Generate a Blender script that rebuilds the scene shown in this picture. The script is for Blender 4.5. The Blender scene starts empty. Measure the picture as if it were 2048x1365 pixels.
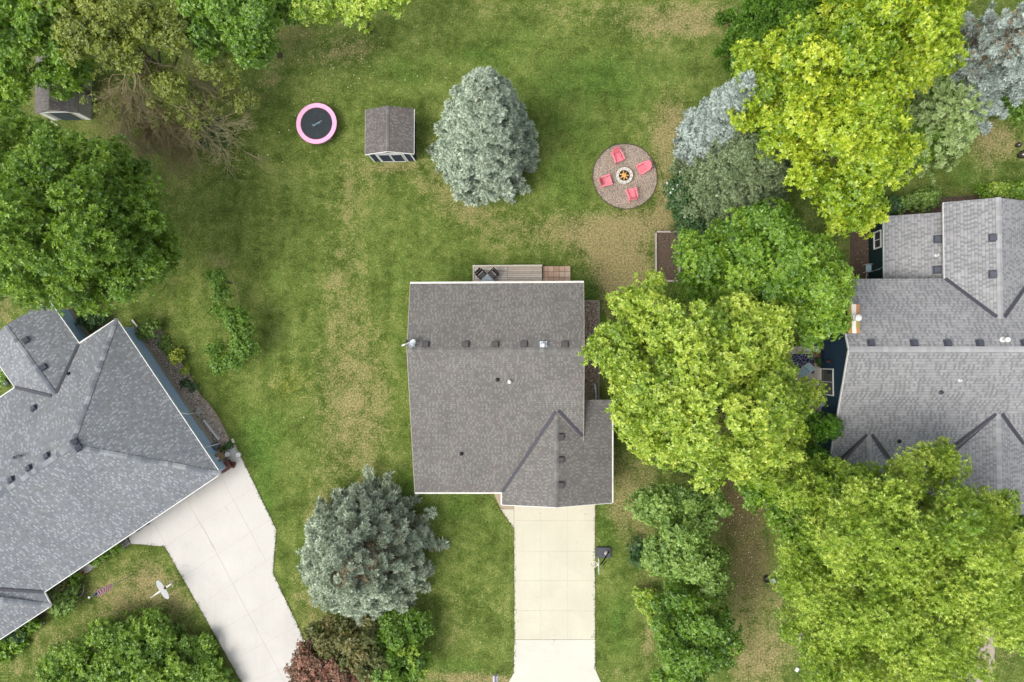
import bpy, math, random
import numpy as np
from mathutils import Vector, Quaternion, Matrix
random.seed(7); RNG = np.random.default_rng(7)
PI = math.pi
S = bpy.context.scene
COL = S.collection

# ------------------------------------------------------------ camera, sky, sun, exposure
H = 52.5; F = 1365.0; CX, CY = 1024.0, 682.5
NAD = (1095.0, 715.0)                                   # where straight down is in the photo
d_nad = Vector((NAD[0]-CX, -(NAD[1]-CY), -F)).normalized()
QC = d_nad.rotation_difference(Vector((0, 0, -1)))
cam = bpy.data.cameras.new('camera'); cam.lens = 24.0; cam.sensor_width = 36.0; cam.clip_end = 2000
camo = bpy.data.objects.new('camera', cam); COL.objects.link(camo)
camo.location = (0, 0, H); camo.rotation_mode = 'QUATERNION'; camo.rotation_quaternion = QC
S.camera = camo

SUN_EL, SUN_AZ = math.radians(56), math.radians(238)   # azimuth clockwise from +Y
W = bpy.data.worlds.new('World'); S.world = W; W.use_nodes = True
nt = W.node_tree; nt.nodes.clear()
sky = nt.nodes.new('ShaderNodeTexSky'); sky.sky_type = 'NISHITA'; sky.sun_disc = False
sky.sun_elevation = SUN_EL; sky.sun_rotation = SUN_AZ; sky.air_density = 1.0; sky.dust_density = 3.0; sky.ozone_density = 0.6
bg = nt.nodes.new('ShaderNodeBackground'); bg.inputs[1].default_value = 0.15
wo = nt.nodes.new('ShaderNodeOutputWorld'); hs = nt.nodes.new('ShaderNodeHueSaturation'); hs.inputs['Saturation'].default_value = 0.3   # thin white overcast
nt.links.new(sky.outputs[0], hs.inputs['Color']); nt.links.new(hs.outputs[0], bg.inputs[0]); nt.links.new(bg.outputs[0], wo.inputs[0])
sun = bpy.data.lights.new('sun', 'SUN'); sun.energy = 1.15; sun.angle = math.radians(36); sun.color = (1.0, 0.955, 0.88)
suno = bpy.data.objects.new('sun', sun); COL.objects.link(suno)
sdir = Vector((math.sin(SUN_AZ)*math.cos(SUN_EL), math.cos(SUN_AZ)*math.cos(SUN_EL), math.sin(SUN_EL)))
suno.rotation_euler = sdir.to_track_quat('Z', 'Y').to_euler(); suno.location = (-20, -20, 60)
S.view_settings.view_transform = 'Standard'; S.view_settings.look = 'None'
S.view_settings.gamma = 1; S.view_settings.exposure = 0.82
try: S.cycles.max_bounces = 6; S.cycles.diffuse_bounces = 3; S.cycles.transmission_bounces = 4; S.cycles.transparent_max_bounces = 4
except Exception: pass

def at(px, py, z=0.0):
    d = QC @ Vector((px-CX, -(py-CY), -F)); t = (z-H)/d.z
    return Vector((d.x*t, d.y*t, z))
def atp(px, py, pl):                                     # pixel onto a plane (point, normal)
    d = QC @ Vector((px-CX, -(py-CY), -F)); o = Vector((0, 0, H)); p0, n = pl
    t = (p0-o).dot(n)/d.dot(n); return o+d*t
def plane(a, b, c):
    n = (b-a).cross(c-a).normalized(); return (a, n if n.z > 0 else -n)
def mpp(z=0.0): return (H-z)/F                           # metres per photo pixel

# ------------------------------------------------------------ materials
def newmat(name):
    m = bpy.data.materials.new(name); m.use_nodes = True; m.node_tree.nodes.clear(); return m, m.node_tree
def N(t, typ, **kw):
    n = t.nodes.new(typ)
    for k, v in kw.items(): setattr(n, k, v)
    return n
def ramp(t, stops, fac, interp='LINEAR'):
    r = N(t, 'ShaderNodeValToRGB'); e = r.color_ramp.elements; r.color_ramp.interpolation = interp
    while len(e) < len(stops): e.new(0.5)
    for i, (p, c) in enumerate(stops): e[i].position = p; e[i].color = (c[0], c[1], c[2], 1)
    t.links.new(fac, r.inputs[0]); return r.outputs[0]
def noise(t, scale, vec=None, detail=3, rough=0.6, dist=0.0):
    n = N(t, 'ShaderNodeTexNoise'); n.inputs['Scale'].default_value = scale; n.inputs['Detail'].default_value = detail
    n.inputs['Roughness'].default_value = rough; n.inputs['Distortion'].default_value = dist
    if vec is not None: t.links.new(vec, n.inputs['Vector'])
    return n.outputs[0]
def math_(t, op, a, b=None, c=None, clamp=False):
    n = N(t, 'ShaderNodeMath', operation=op, use_clamp=clamp)
    for i, v in enumerate((a, b, c)):
        if v is None: continue
        if isinstance(v, (int, float)): n.inputs[i].default_value = v
        else: t.links.new(v, n.inputs[i])
    return n.outputs[0]
def mixc(t, fac, a, b, mode='MIX'):
    n = N(t, 'ShaderNodeMix', data_type='RGBA', blend_type=mode)
    for i, v in ((0, fac), (6, a), (7, b)):
        if isinstance(v, (int, float)): n.inputs[i].default_value = v
        elif isinstance(v, tuple): n.inputs[i].default_value = (v[0], v[1], v[2], 1)
        else: t.links.new(v, n.inputs[i])
    return n.outputs[2]
def finish(t, col, rough=0.8, spec=0.3, metal=0.0, bump=None, bd=0.02):
    p = N(t, 'ShaderNodeBsdfPrincipled'); o = N(t, 'ShaderNodeOutputMaterial')
    if isinstance(col, tuple): p.inputs['Base Color'].default_value = (col[0], col[1], col[2], 1)
    else: t.links.new(col, p.inputs['Base Color'])
    p.inputs['Roughness'].default_value = rough; p.inputs['Specular IOR Level'].default_value = spec
    p.inputs['Metallic'].default_value = metal
    if bump is not None:
        b = N(t, 'ShaderNodeBump'); b.inputs['Distance'].default_value = bd; b.inputs['Strength'].default_value = 1
        t.links.new(bump, b.inputs['Height']); t.links.new(b.outputs[0], p.inputs['Normal'])
    t.links.new(p.outputs[0], o.inputs[0]); return p
def solid(name, c, rough=0.6, var=0.12, scale=6, metal=0.0, spec=0.3):
    m, t = newmat(name); co = N(t, 'ShaderNodeTexCoord').outputs['Object']
    n = noise(t, scale, co, 4, 0.65)
    a = tuple(max(0, x*(1-var*1.6)) for x in c); b = tuple(min(1, x*(1+var*1.6)) for x in c)
    finish(t, ramp(t, [(0.25, a), (0.75, b)], n), rough, spec, metal); return m

def leafmat(name, stops, trans=0.35, gloss=0.05):
    m, t = newmat(name)
    a = N(t, 'ShaderNodeAttribute', attribute_name='tint').outputs['Fac']
    c = ramp(t, stops, a)
    d = N(t, 'ShaderNodeBsdfDiffuse'); tr = N(t, 'ShaderNodeBsdfTranslucent'); g = N(t, 'ShaderNodeBsdfGlossy'); g.inputs['Roughness'].default_value = 0.45
    g.inputs['Color'].default_value = (0.9, 0.95, 0.9, 1)
    tc = mixc(t, 0.35, c, (0.45, 0.6, 0.02), 'MIX') if trans > 0.2 else c
    t.links.new(c, d.inputs[0]); t.links.new(tc, tr.inputs[0])
    m1 = N(t, 'ShaderNodeMixShader'); m1.inputs[0].default_value = trans
    t.links.new(d.outputs[0], m1.inputs[1]); t.links.new(tr.outputs[0], m1.inputs[2])
    m2 = N(t, 'ShaderNodeMixShader'); m2.inputs[0].default_value = gloss
    t.links.new(m1.outputs[0], m2.inputs[1]); t.links.new(g.outputs[0], m2.inputs[2])
    o = N(t, 'ShaderNodeOutputMaterial'); t.links.new(m2.outputs[0], o.inputs[0]); return m

def shingle(name, stops, row=0.15, tab=0.2, light=(0.3, 0.3, 0.3), lthr=0.86, lines=0.25, blotch=0.0, warm=None, jit=1.0):
    m, t = newmat(name)
    uv = N(t, 'ShaderNodeUVMap').outputs[0]; sp = N(t, 'ShaderNodeSeparateXYZ'); t.links.new(uv, sp.inputs[0])
    v = math_(t, 'DIVIDE', sp.outputs[1], row); r = math_(t, 'FLOOR', v); fv = math_(t, 'FRACT', v)
    w1 = N(t, 'ShaderNodeTexWhiteNoise', noise_dimensions='1D'); t.links.new(r, w1.inputs['W'])
    u = math_(t, 'ADD', math_(t, 'DIVIDE', sp.outputs[0], tab), math_(t, 'MULTIPLY', w1.outputs[0], 7.0*jit)); c = math_(t, 'FLOOR', u)
    cb = N(t, 'ShaderNodeCombineXYZ'); t.links.new(c, cb.inputs[0]); t.links.new(r, cb.inputs[1])
    w2 = N(t, 'ShaderNodeTexWhiteNoise', noise_dimensions='3D'); t.links.new(cb.outputs[0], w2.inputs['Vector'])
    col = ramp(t, stops, w2.outputs[0])
    cb2 = N(t, 'ShaderNodeCombineXYZ'); t.links.new(c, cb2.inputs[0]); t.links.new(r, cb2.inputs[1]); cb2.inputs[2].default_value = 9.3
    w3 = N(t, 'ShaderNodeTexWhiteNoise', noise_dimensions='3D'); t.links.new(cb2.outputs[0], w3.inputs['Vector'])
    sel = w3.outputs[0]
    if blotch:                                            # light tabs gather in drifts
        bn = noise(t, 0.9, uv, 2, 0.5); sel = math_(t, 'ADD', sel, math_(t, 'MULTIPLY', math_(t, 'SUBTRACT', bn, 0.5), blotch))
    alt = math_(t, 'LESS_THAN', math_(t, 'FRACT', math_(t, 'MULTIPLY', math_(t, 'ADD', c, r), 0.5)), 0.25)
    col = mixc(t, math_(t, 'MULTIPLY', math_(t, 'GREATER_THAN', sel, lthr), alt), col, light)
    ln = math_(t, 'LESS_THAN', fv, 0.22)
    col = mixc(t, math_(t, 'MULTIPLY', ln, lines), col, (0.03, 0.03, 0.035))  # shadow line at each row's butt painted into the colour, like printed shadow bands
    big = noise(t, 0.35, uv, 4, 0.6); col = mixc(t, 0.5, col, ramp(t, [(0.3, (0.42, 0.42, 0.43)), (0.7, (0.6, 0.6, 0.59))], big), 'OVERLAY')
    if warm:
        wn = noise(t, 0.8, uv, 3, 0.6); col = mixc(t, math_(t, 'MULTIPLY', ramp(t, [(0.56, (0, 0, 0)), (0.75, (1, 1, 1))], wn), 0.35), col, warm)
    mpg = N(t, 'ShaderNodeMapping'); mpg.inputs['Scale'].default_value = (2.2, .16, 1); t.links.new(uv, mpg.inputs[0]); sk = noise(t, 1.0, mpg.outputs[0], 4, .65); col = mixc(t, .45, col, ramp(t, [(.3, (.43, .43, .425)), (.7, (.57, .565, .56))], sk), 'OVERLAY')
    gr = noise(t, 22, uv, 2, 0.7); col = mixc(t, 0.35, col, ramp(t, [(0.3, (0.35, 0.35, 0.35)), (0.7, (0.65, 0.65, 0.65))], gr), 'OVERLAY')
    hgt = math_(t, 'ADD', fv, math_(t, 'MULTIPLY', w3.outputs[0], 0.5))
    finish(t, col, 0.9, 0.15, bump=hgt, bd=0.008); return m

def concrete(name, c, stain=(0.45, 0.36, 0.24), amt=0.25):
    m, t = newmat(name); co = N(t, 'ShaderNodeTexCoord').outputs['Object']
    n1 = noise(t, 0.35, co, 5, 0.65, 0.4); n2 = noise(t, 18, co, 3, 0.7); n3 = noise(t, 1.6, co, 5, 0.7, 1.0)
    base = ramp(t, [(0.3, tuple(x*0.93 for x in c)), (0.7, tuple(min(1, x*1.05) for x in c))], n1)
    st = ramp(t, [(0.55, (0, 0, 0)), (0.8, (1, 1, 1))], n3)
    base = mixc(t, math_(t, 'MULTIPLY', st, amt), base, stain)
    mp = N(t, 'ShaderNodeMapping'); mp.inputs['Scale'].default_value = (1.3, 0.12, 1); t.links.new(co, mp.inputs[0]); st2 = noise(t, 1.0, mp.outputs[0], 4, 0.7)
    base = mixc(t, math_(t, 'MULTIPLY', ramp(t, [(0.52, (0, 0, 0)), (0.72, (1, 1, 1))], st2), amt*.8), base, tuple(x*.72 for x in c))
    n5 = noise(t, 0.9, co, 2, 0.4); n6 = noise(t, 5.0, co, 3, 0.7)
    base = mixc(t, math_(t, 'MULTIPLY', ramp(t, [(0.70, (0, 0, 0)), (0.76, (1, 1, 1))], math_(t, 'ADD', math_(t, 'MULTIPLY', n5, .6), math_(t, 'MULTIPLY', n6, .5))), .3), base, (0.16, 0.13, 0.1))
    base = mixc(t, 0.3, base, ramp(t, [(0.3, (0.42, 0.42, 0.42)), (0.7, (0.56, 0.56, 0.56))], n2), 'OVERLAY')
    finish(t, base, 0.85, 0.2, bump=n2, bd=0.004); return m

def gravelmat(name, cols, scale=22):
    m, t = newmat(name); co = N(t, 'ShaderNodeTexCoord').outputs['Object']
    v = N(t, 'ShaderNodeTexVoronoi'); v.inputs['Scale'].default_value = scale; t.links.new(co, v.inputs['Vector'])
    sp = N(t, 'ShaderNodeSeparateColor'); t.links.new(v.outputs['Color'], sp.inputs[0])
    n = len(cols); c = ramp(t, [(i/(n-1), cols[i]) for i in range(n)], sp.outputs[0])
    c = mixc(t, ramp(t, [(0.25, (0, 0, 0)), (0.7, (0.6, 0.6, 0.6))], v.outputs['Distance']), c, (0.04, 0.03, 0.025))
    lo = noise(t, 0.9, co, 3); c = mixc(t, 0.5, c, ramp(t, [(0.3, (0.4, 0.4, 0.4)), (0.7, (0.62, 0.6, 0.58))], lo), 'OVERLAY')
    finish(t, c, 0.9, 0.2, bump=v.outputs['Distance'], bd=0.02); return m

M = {}
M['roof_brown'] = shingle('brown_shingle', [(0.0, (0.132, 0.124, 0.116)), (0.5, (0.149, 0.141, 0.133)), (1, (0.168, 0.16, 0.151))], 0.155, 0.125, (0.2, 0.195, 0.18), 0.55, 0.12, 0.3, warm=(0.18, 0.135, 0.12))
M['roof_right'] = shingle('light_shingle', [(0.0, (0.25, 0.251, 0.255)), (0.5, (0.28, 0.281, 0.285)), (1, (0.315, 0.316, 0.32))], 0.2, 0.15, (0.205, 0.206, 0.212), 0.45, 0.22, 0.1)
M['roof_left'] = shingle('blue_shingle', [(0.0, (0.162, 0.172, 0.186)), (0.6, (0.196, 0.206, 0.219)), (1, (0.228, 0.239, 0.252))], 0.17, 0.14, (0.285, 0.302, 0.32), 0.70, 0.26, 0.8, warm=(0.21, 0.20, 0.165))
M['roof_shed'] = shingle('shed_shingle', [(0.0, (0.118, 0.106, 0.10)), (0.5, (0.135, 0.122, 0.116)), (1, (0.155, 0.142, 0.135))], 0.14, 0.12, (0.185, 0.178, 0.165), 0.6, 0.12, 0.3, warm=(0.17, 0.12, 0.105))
def capmat(name, a, b, c):
    return_ = newmat(name); m, t = return_
    at_ = N(t, 'ShaderNodeAttribute', attribute_name='tint').outputs['Fac']
    finish(t, ramp(t, [(0, a), (0.5, b), (1, c)], at_), 0.9, 0.15); return m
M['cap_brown'] = capmat('brown_cap', (0.135, 0.13, 0.122), (0.155, 0.15, 0.142), (0.20, 0.195, 0.183))
M['cap_right'] = capmat('light_cap', (0.28, 0.28, 0.285), (0.315, 0.316, 0.32), (0.36, 0.36, 0.365))
M['cap_left'] = capmat('blue_cap', (0.13, 0.14, 0.16), (0.20, 0.212, 0.225), (0.29, 0.305, 0.315))
M['valley'] = solid('dark_flashing', (0.055, 0.055, 0.07), 0.6, 0.1)
M['white'] = solid('white_trim', (0.68, 0.68, 0.66), 0.5, 0.05)
M['gutter'] = solid('cream_gutter', (0.62, 0.60, 0.54), 0.45, 0.14, 2)
M['vent'] = solid('brown_vent', (0.085, 0.075, 0.075), 0.5, 0.15)
M['vent_grey'] = solid('slate_vent', (0.065, 0.07, 0.09), 0.5, 0.15)
M['metal'] = solid('galvanised_metal', (0.55, 0.58, 0.62), 0.35, 0.1, 8, 0.6)
M['black'] = solid('black_plastic', (0.02, 0.02, 0.022), 0.5, 0.2)
M['wall_tan'] = solid('tan_siding', (0.42, 0.37, 0.29), 0.7, 0.05)
M['wall_blue'] = solid('blue_siding', (0.37, 0.50, 0.72), 0.7, 0.07)
M['wall_navy'] = solid('navy_siding', (0.014, 0.04, 0.075), 0.75, 0.15)
M['found'] = concrete('foundation', (0.36, 0.34, 0.30))
M['glass'] = solid('window_glass', (0.03, 0.04, 0.045), 0.08, 0.2, 1, 0, 0.8)
M['door'] = solid('garage_door_paint', (0.72, 0.70, 0.65), 0.5, 0.05)
M['conc'] = concrete('cream_concrete', (0.545, 0.518, 0.41), (0.5, 0.42, 0.32), 0.18)
M['conc_new'] = concrete('white_concrete', (0.56, 0.548, 0.475), (0.6, 0.5, 0.4), 0.08)
M['conc_grey'] = concrete('grey_concrete', (0.525, 0.505, 0.467), (0.55, 0.46, 0.33), 0.22)
M['conc_tan'] = concrete('tan_concrete', (0.40, 0.325, 0.235), (0.3, 0.22, 0.15), 0.3)
M['conc_path'] = concrete('pink_concrete', (0.36, 0.305, 0.26), (0.25, 0.2, 0.15), 0.3)
M['joint'] = solid('joint_filler', (0.44, 0.40, 0.33), 0.9, 0.2)
M['bark'] = solid('bark', (0.13, 0.105, 0.08), 0.9, 0.3, 9)
M['twig'] = solid('pale_twig', (0.25, 0.225, 0.12), 0.9, 0.25, 5)
M['twig_dark'] = solid('brown_twig', (0.205, 0.165, 0.085), 0.9, 0.25, 5)
M['patio'] = gravelmat('pea_gravel', [(0.38, 0.30, 0.235), (0.47, 0.39, 0.31), (0.29, 0.235, 0.19), (0.53, 0.44, 0.36), (0.42, 0.35, 0.29)], 16)
M['gravel'] = gravelmat('river_gravel', [(0.30, 0.19, 0.13), (0.58, 0.46, 0.35), (0.2, 0.14, 0.11), (0.72, 0.64, 0.54), (0.38, 0.26, 0.19)], 11)
M['gravel_left'] = gravelmat('garden_gravel', [(0.40, 0.32, 0.25), (0.6, 0.51, 0.41), (0.24, 0.19, 0.15), (0.7, 0.62, 0.54), (0.45, 0.35, 0.28)], 11)
M['soil'] = gravelmat('dark_soil', [(0.125, 0.088, 0.06), (0.16, 0.118, 0.085), (0.10, 0.07, 0.048), (0.18, 0.135, 0.10)], 15)
M['timber'] = solid('weathered_timber', (0.36, 0.32, 0.27), 0.85, 0.2, 5)
M['deck'] = solid('deck_board', (0.50, 0.43, 0.36), 0.8, 0.14, 3)
M['paver'] = solid('pink_paver', (0.47, 0.31, 0.235), 0.85, 0.2, 2.5)
M['pink'] = solid('pink_vinyl', (0.86, 0.42, 0.60), 0.5, 0.06, 2)
M['maroon'] = solid('maroon_edge', (0.12, 0.03, 0.06), 0.6, 0.1)
M['mat'] = solid('jumping_mat', (0.026, 0.033, 0.038), 0.7, 0.15, 2)
M['logo'] = solid('pale_blue_print', (0.35, 0.5, 0.6), 0.6, 0.1)
M['chair_pink'] = solid('coral_plastic', (0.74, 0.21, 0.255), 0.5, 0.06, 3)
M['stone'] = solid('pale_stone', (0.55, 0.52, 0.46), 0.85, 0.15, 7)
M['ash'] = solid('ash', (0.035, 0.03, 0.025), 0.95, 0.3)
M['log'] = solid('split_firewood', (0.62, 0.36, 0.14), 0.8, 0.3, 8)
M['navy_panel'] = solid('navy_panel', (0.025, 0.037, 0.075), 0.6, 0.1)
M['terracotta'] = solid('terracotta', (0.35, 0.10, 0.04), 0.8, 0.15)
M['bin_brown'] = solid('brown_bin_plastic', (0.27, 0.19, 0.11), 0.55, 0.1)
M['wood_red'] = solid('dark_red_wood', (0.09, 0.03, 0.022), 0.7, 0.2)
M['grey_dark'] = solid('charcoal_plastic', (0.065, 0.068, 0.075), 0.55, 0.15)
M['table_glass'] = solid('frosted_table_top', (0.33, 0.39, 0.43), 0.25, 0.08, 2)
M['wicker'] = solid('dark_wicker', (0.03, 0.02, 0.02), 0.7, 0.25)
M['red'] = solid('flag_red', (0.50, 0.03, 0.05), 0.7, 0.1)
M['blue_flag'] = solid('flag_blue', (0.03, 0.05, 0.2), 0.7, 0.1)
M['seat_blue'] = solid('pale_blue_sling', (0.36, 0.50, 0.55), 0.6, 0.08)
M['rust'] = solid('rusted_steel', (0.58, 0.24, 0.085), 0.8, 0.15, 3)
M['rust_green'] = solid('mossy_steel', (0.40, 0.34, 0.05), 0.8, 0.25, 4)
M['chrome'] = solid('dark_mirror_glass', (0.10, 0.085, 0.075), 0.12, 0.2, 3, 0.6, 0.8)
M['grey_wing'] = solid('grey_painted_wood', (0.38, 0.39, 0.38), 0.6, 0.08)
M['clear'] = solid('pale_acrylic', (0.35, 0.45, 0.38), 0.2, 0.05)
def rugmat():
    m, t = newmat('patterned_rug'); co = N(t, 'ShaderNodeTexCoord').outputs['Object']
    v = N(t, 'ShaderNodeTexVoronoi', feature='DISTANCE_TO_EDGE'); v.inputs['Scale'].default_value = 4.5; t.links.new(co, v.inputs['Vector'])
    finish(t, ramp(t, [(0.03, (0.36, 0.36, 0.45)), (0.07, (0.03, 0.03, 0.08))], v.outputs['Distance']), 0.95); return m
M['rug'] = rugmat()
def flame():
    m, t = newmat('flame'); e = N(t, 'ShaderNodeEmission'); e.inputs[0].default_value = (1.0, 0.42, 0.06, 1); e.inputs[1].default_value = 1.6
    o = N(t, 'ShaderNodeOutputMaterial'); t.links.new(e.outputs[0], o.inputs[0]); return m
M['flame'] = flame()

# leaf palettes: dark -> light by tint, random, lighter on clump tops, darker inside
def pal(a, b, c): return [(0, a), (0.55, b), (1, c)]
M['lf_lime'] = leafmat('lime_maple_leaf', pal((0.11, 0.22, 0.015), (0.35, 0.50, 0.04), (0.64, 0.73, 0.11)), 0.4)
M['lf_yellow'] = leafmat('yellow_green_leaf', pal((0.09, 0.20, 0.008), (0.34, 0.49, 0.016), (0.64, 0.71, 0.05)), 0.4)
M['lf_green'] = leafmat('mid_green_leaf', pal((0.06, 0.16, 0.012), (0.175, 0.335, 0.02), (0.36, 0.53, 0.05)), 0.38)
M['lf_maple'] = leafmat('dark_maple_leaf', pal((0.065, 0.155, 0.015), (0.155, 0.295, 0.022), (0.31, 0.47, 0.05)), 0.35)
M['lf_dense'] = leafmat('dense_green_leaf', pal((0.045, 0.12, 0.010), (0.13, 0.26, 0.018), (0.25, 0.42, 0.04)), 0.35)
M['lf_cool'] = leafmat('cool_green_leaf', pal((0.075, 0.16, 0.022), (0.19, 0.32, 0.05), (0.34, 0.49, 0.11)), 0.3)
M['lf_willow'] = leafmat('willow_leaf', pal((0.12, 0.25, 0.015), (0.36, 0.53, 0.035), (0.68, 0.78, 0.14)), 0.38, 0.06)
M['lf_olive'] = leafmat('olive_leaf', pal((0.10, 0.13, 0.02), (0.21, 0.26, 0.035), (0.34, 0.38, 0.06)), 0.3)
M['lf_red'] = leafmat('burgundy_leaf', pal((0.10, 0.06, 0.03), (0.20, 0.125, 0.065), (0.40, 0.17, 0.12)), 0.2)
M['lf_bronze'] = leafmat('bronze_leaf', pal((0.075, 0.10, 0.02), (0.15, 0.17, 0.04), (0.28, 0.22, 0.07)), 0.2)
M['lf_dark'] = leafmat('dark_shrub_leaf', pal((0.02, 0.06, 0.015), (0.05, 0.12, 0.028), (0.10, 0.20, 0.05)), 0.2)
M['lf_lemon'] = leafmat('lemon_shrub_leaf', pal((0.14, 0.22, 0.02), (0.33, 0.42, 0.04), (0.6, 0.62, 0.09)), 0.3)
M['nd_silver'] = leafmat('silver_needle', pal((0.22, 0.29, 0.20), (0.46, 0.55, 0.42), (0.67, 0.76, 0.61)), 0.1, 0.04)
M['nd_blue'] = leafmat('blue_needle', pal((0.22, 0.28, 0.24), (0.44, 0.52, 0.47), (0.64, 0.72, 0.67)), 0.1, 0.04)
M['nd_teal'] = leafmat('teal_needle', pal((0.26, 0.32, 0.20), (0.50, 0.58, 0.43), (0.70, 0.79, 0.62)), 0.1, 0.04)
M['nd_green'] = leafmat('grey_green_needle', pal((0.14, 0.20, 0.09), (0.25, 0.33, 0.16), (0.38, 0.48, 0.27)), 0.12, 0.03)
M['nd_larch'] = leafmat('larch_needle', pal((0.30, 0.44, 0.12), (0.54, 0.70, 0.28), (0.76, 0.88, 0.52)), 0.2, 0.03)
M['nd_dark'] = leafmat('feathery_green_needle', pal((0.04, 0.10, 0.012), (0.09, 0.2, 0.02), (0.17, 0.32, 0.035)), 0.2, 0.03)
M['dead'] = leafmat('dead_needle', pal((0.16, 0.11, 0.06), (0.27, 0.19, 0.11), (0.40, 0.30, 0.19)), .1, .02)
M['nd_arbor'] = leafmat('arborvitae_leaf', pal((0.04, 0.11, 0.008), (0.09, 0.22, 0.012), (0.16, 0.34, 0.02)), 0.2, 0.03)

# ------------------------------------------------------------ mesh helpers
class MB:
    def __init__(s): s.v = []; s.f = []; s.t = []
    def add(s, vs, fs, tint=0.5):
        b = len(s.v); s.v += [tuple(v) for v in vs]; s.f += [tuple(i+b for i in f) for f in fs]; s.t += [tint]*len(fs); return s
    def box(s, c, d, rz=0.0, tint=0.5, tilt=None):
        R = Matrix.Rotation(rz, 3, 'Z')
        if tilt is not None: R = R @ tilt
        vs = [Vector(c)+R @ Vector((x*d[0]/2, y*d[1]/2, z*d[2]/2)) for x in (-1, 1) for y in (-1, 1) for z in (-1, 1)]
        return s.add(vs, [(0, 1, 3, 2), (4, 6, 7, 5), (0, 4, 5, 1), (2, 3, 7, 6), (0, 2, 6, 4), (1, 5, 7, 3)], tint)
    def beam(s, a, b, w, h, tint=0.5, up=0.0):
        a = Vector(a); b = Vector(b); d = (b-a).normalized()
        side = d.cross(Vector((0, 0, 1)))
        side = side.normalized() if side.length > 1e-4 else Vector((1, 0, 0))
        n = side.cross(d).normalized(); o = n*up
        vs = [p+o+side*(sx*w/2)+n*(sz*h/2) for p in (a, b) for sx in (-1, 1) for sz in (-1, 1)]
        return s.add(vs, [(0, 1, 3, 2), (4, 6, 7, 5), (0, 4, 5, 1), (2, 3, 7, 6), (0, 2, 6, 4), (1, 5, 7, 3)], tint)
    def tube(s, pts, rs, n=8, tint=0.5, cap=True):
        pts = [Vector(p) for p in pts]
        if isinstance(rs, (int, float)): rs = [rs]*len(pts)
        ring = []; vs = []
        for i, p in enumerate(pts):
            d = (pts[min(i+1, len(pts)-1)]-pts[max(i-1, 0)]).normalized()
            a = d.cross(Vector((0, 0, 1))); a = a.normalized() if a.length > 0.05 else Vector((1, 0, 0)); b = d.cross(a).normalized()
            for k in range(n):
                t = 2*PI*k/n; vs.append(p+(a*math.cos(t)+b*math.sin(t))*rs[i])
        fs = []
        for i in range(len(pts)-1):
            for k in range(n):
                k2 = (k+1) % n; fs.append((i*n+k, i*n+k2, (i+1)*n+k2, (i+1)*n+k))
        if cap: fs.append(tuple(range(n-1, -1, -1))); fs.append(tuple((len(pts)-1)*n+k for k in range(n)))
        return s.add(vs, fs, tint)
    def lathe(s, c, prof, n=24, tint=0.5):
        c = Vector(c); vs = []; fs = []
        for (r, z) in prof:
            for k in range(n):
                a = 2*PI*k/n; vs.append(c+Vector((max(r, 0.0005)*math.cos(a), max(r, 0.0005)*math.sin(a), z)))
        for i in range(len(prof)-1):
            for k in range(n):
                k2 = (k+1) % n; fs.append((i*n+k, i*n+k2, (i+1)*n+k2, (i+1)*n+k))
        fs.append(tuple(range(n-1, -1, -1))); fs.append(tuple((len(prof)-1)*n+k for k in range(n)))
        return s.add(vs, fs, tint)
    def ring(s, c, r0, r1, z0, z1, n=48, tint=0.5, a0=0, a1=2*PI):
        c = Vector(c); vs = []; fs = []; full = abs(a1-a0-2*PI) < 1e-6; m = n if full else n+1
        for k in range(m):
            a = a0+(a1-a0)*k/n; e = Vector((math.cos(a), math.sin(a), 0))
            vs += [c+e*r0+Vector((0, 0, z0)), c+e*r1+Vector((0, 0, z0)), c+e*r1+Vector((0, 0, z1)), c+e*r0+Vector((0, 0, z1))]
        for k in range(n):
            j = ((k+1) % m)*4; i = k*4
            for q in range(4): fs.append((i+q, i+(q+1) % 4, j+(q+1) % 4, j+q))
        if not full: fs += [(0, 3, 2, 1), (n*4, n*4+1, n*4+2, n*4+3)]
        return s.add(vs, fs, tint)
    def prism(s, poly, z0, z1, tint=0.5):                # poly: points (x,y,..); z1 may be a list
        n = len(poly); z1s = z1 if isinstance(z1, (list, tuple)) else [z1]*n
        vs = [Vector((p[0], p[1], z0)) for p in poly]+[Vector((p[0], p[1], z)) for p, z in zip(poly, z1s)]
        fs = [tuple(range(n-1, -1, -1)), tuple(range(n, 2*n))]+[(i, (i+1) % n, n+(i+1) % n, n+i) for i in range(n)]
        return s.add(vs, fs, tint)
    def slab(s, top, th, tint=0.5):
        n = len(top); top = [Vector(p) for p in top]; vs = top+[p-Vector((0, 0, th)) for p in top]
        return s.add(vs, [tuple(range(n)), tuple(range(2*n-1, n-1, -1))]+[(i, n+i, n+(i+1) % n, (i+1) % n) for i in range(n)], tint)

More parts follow.
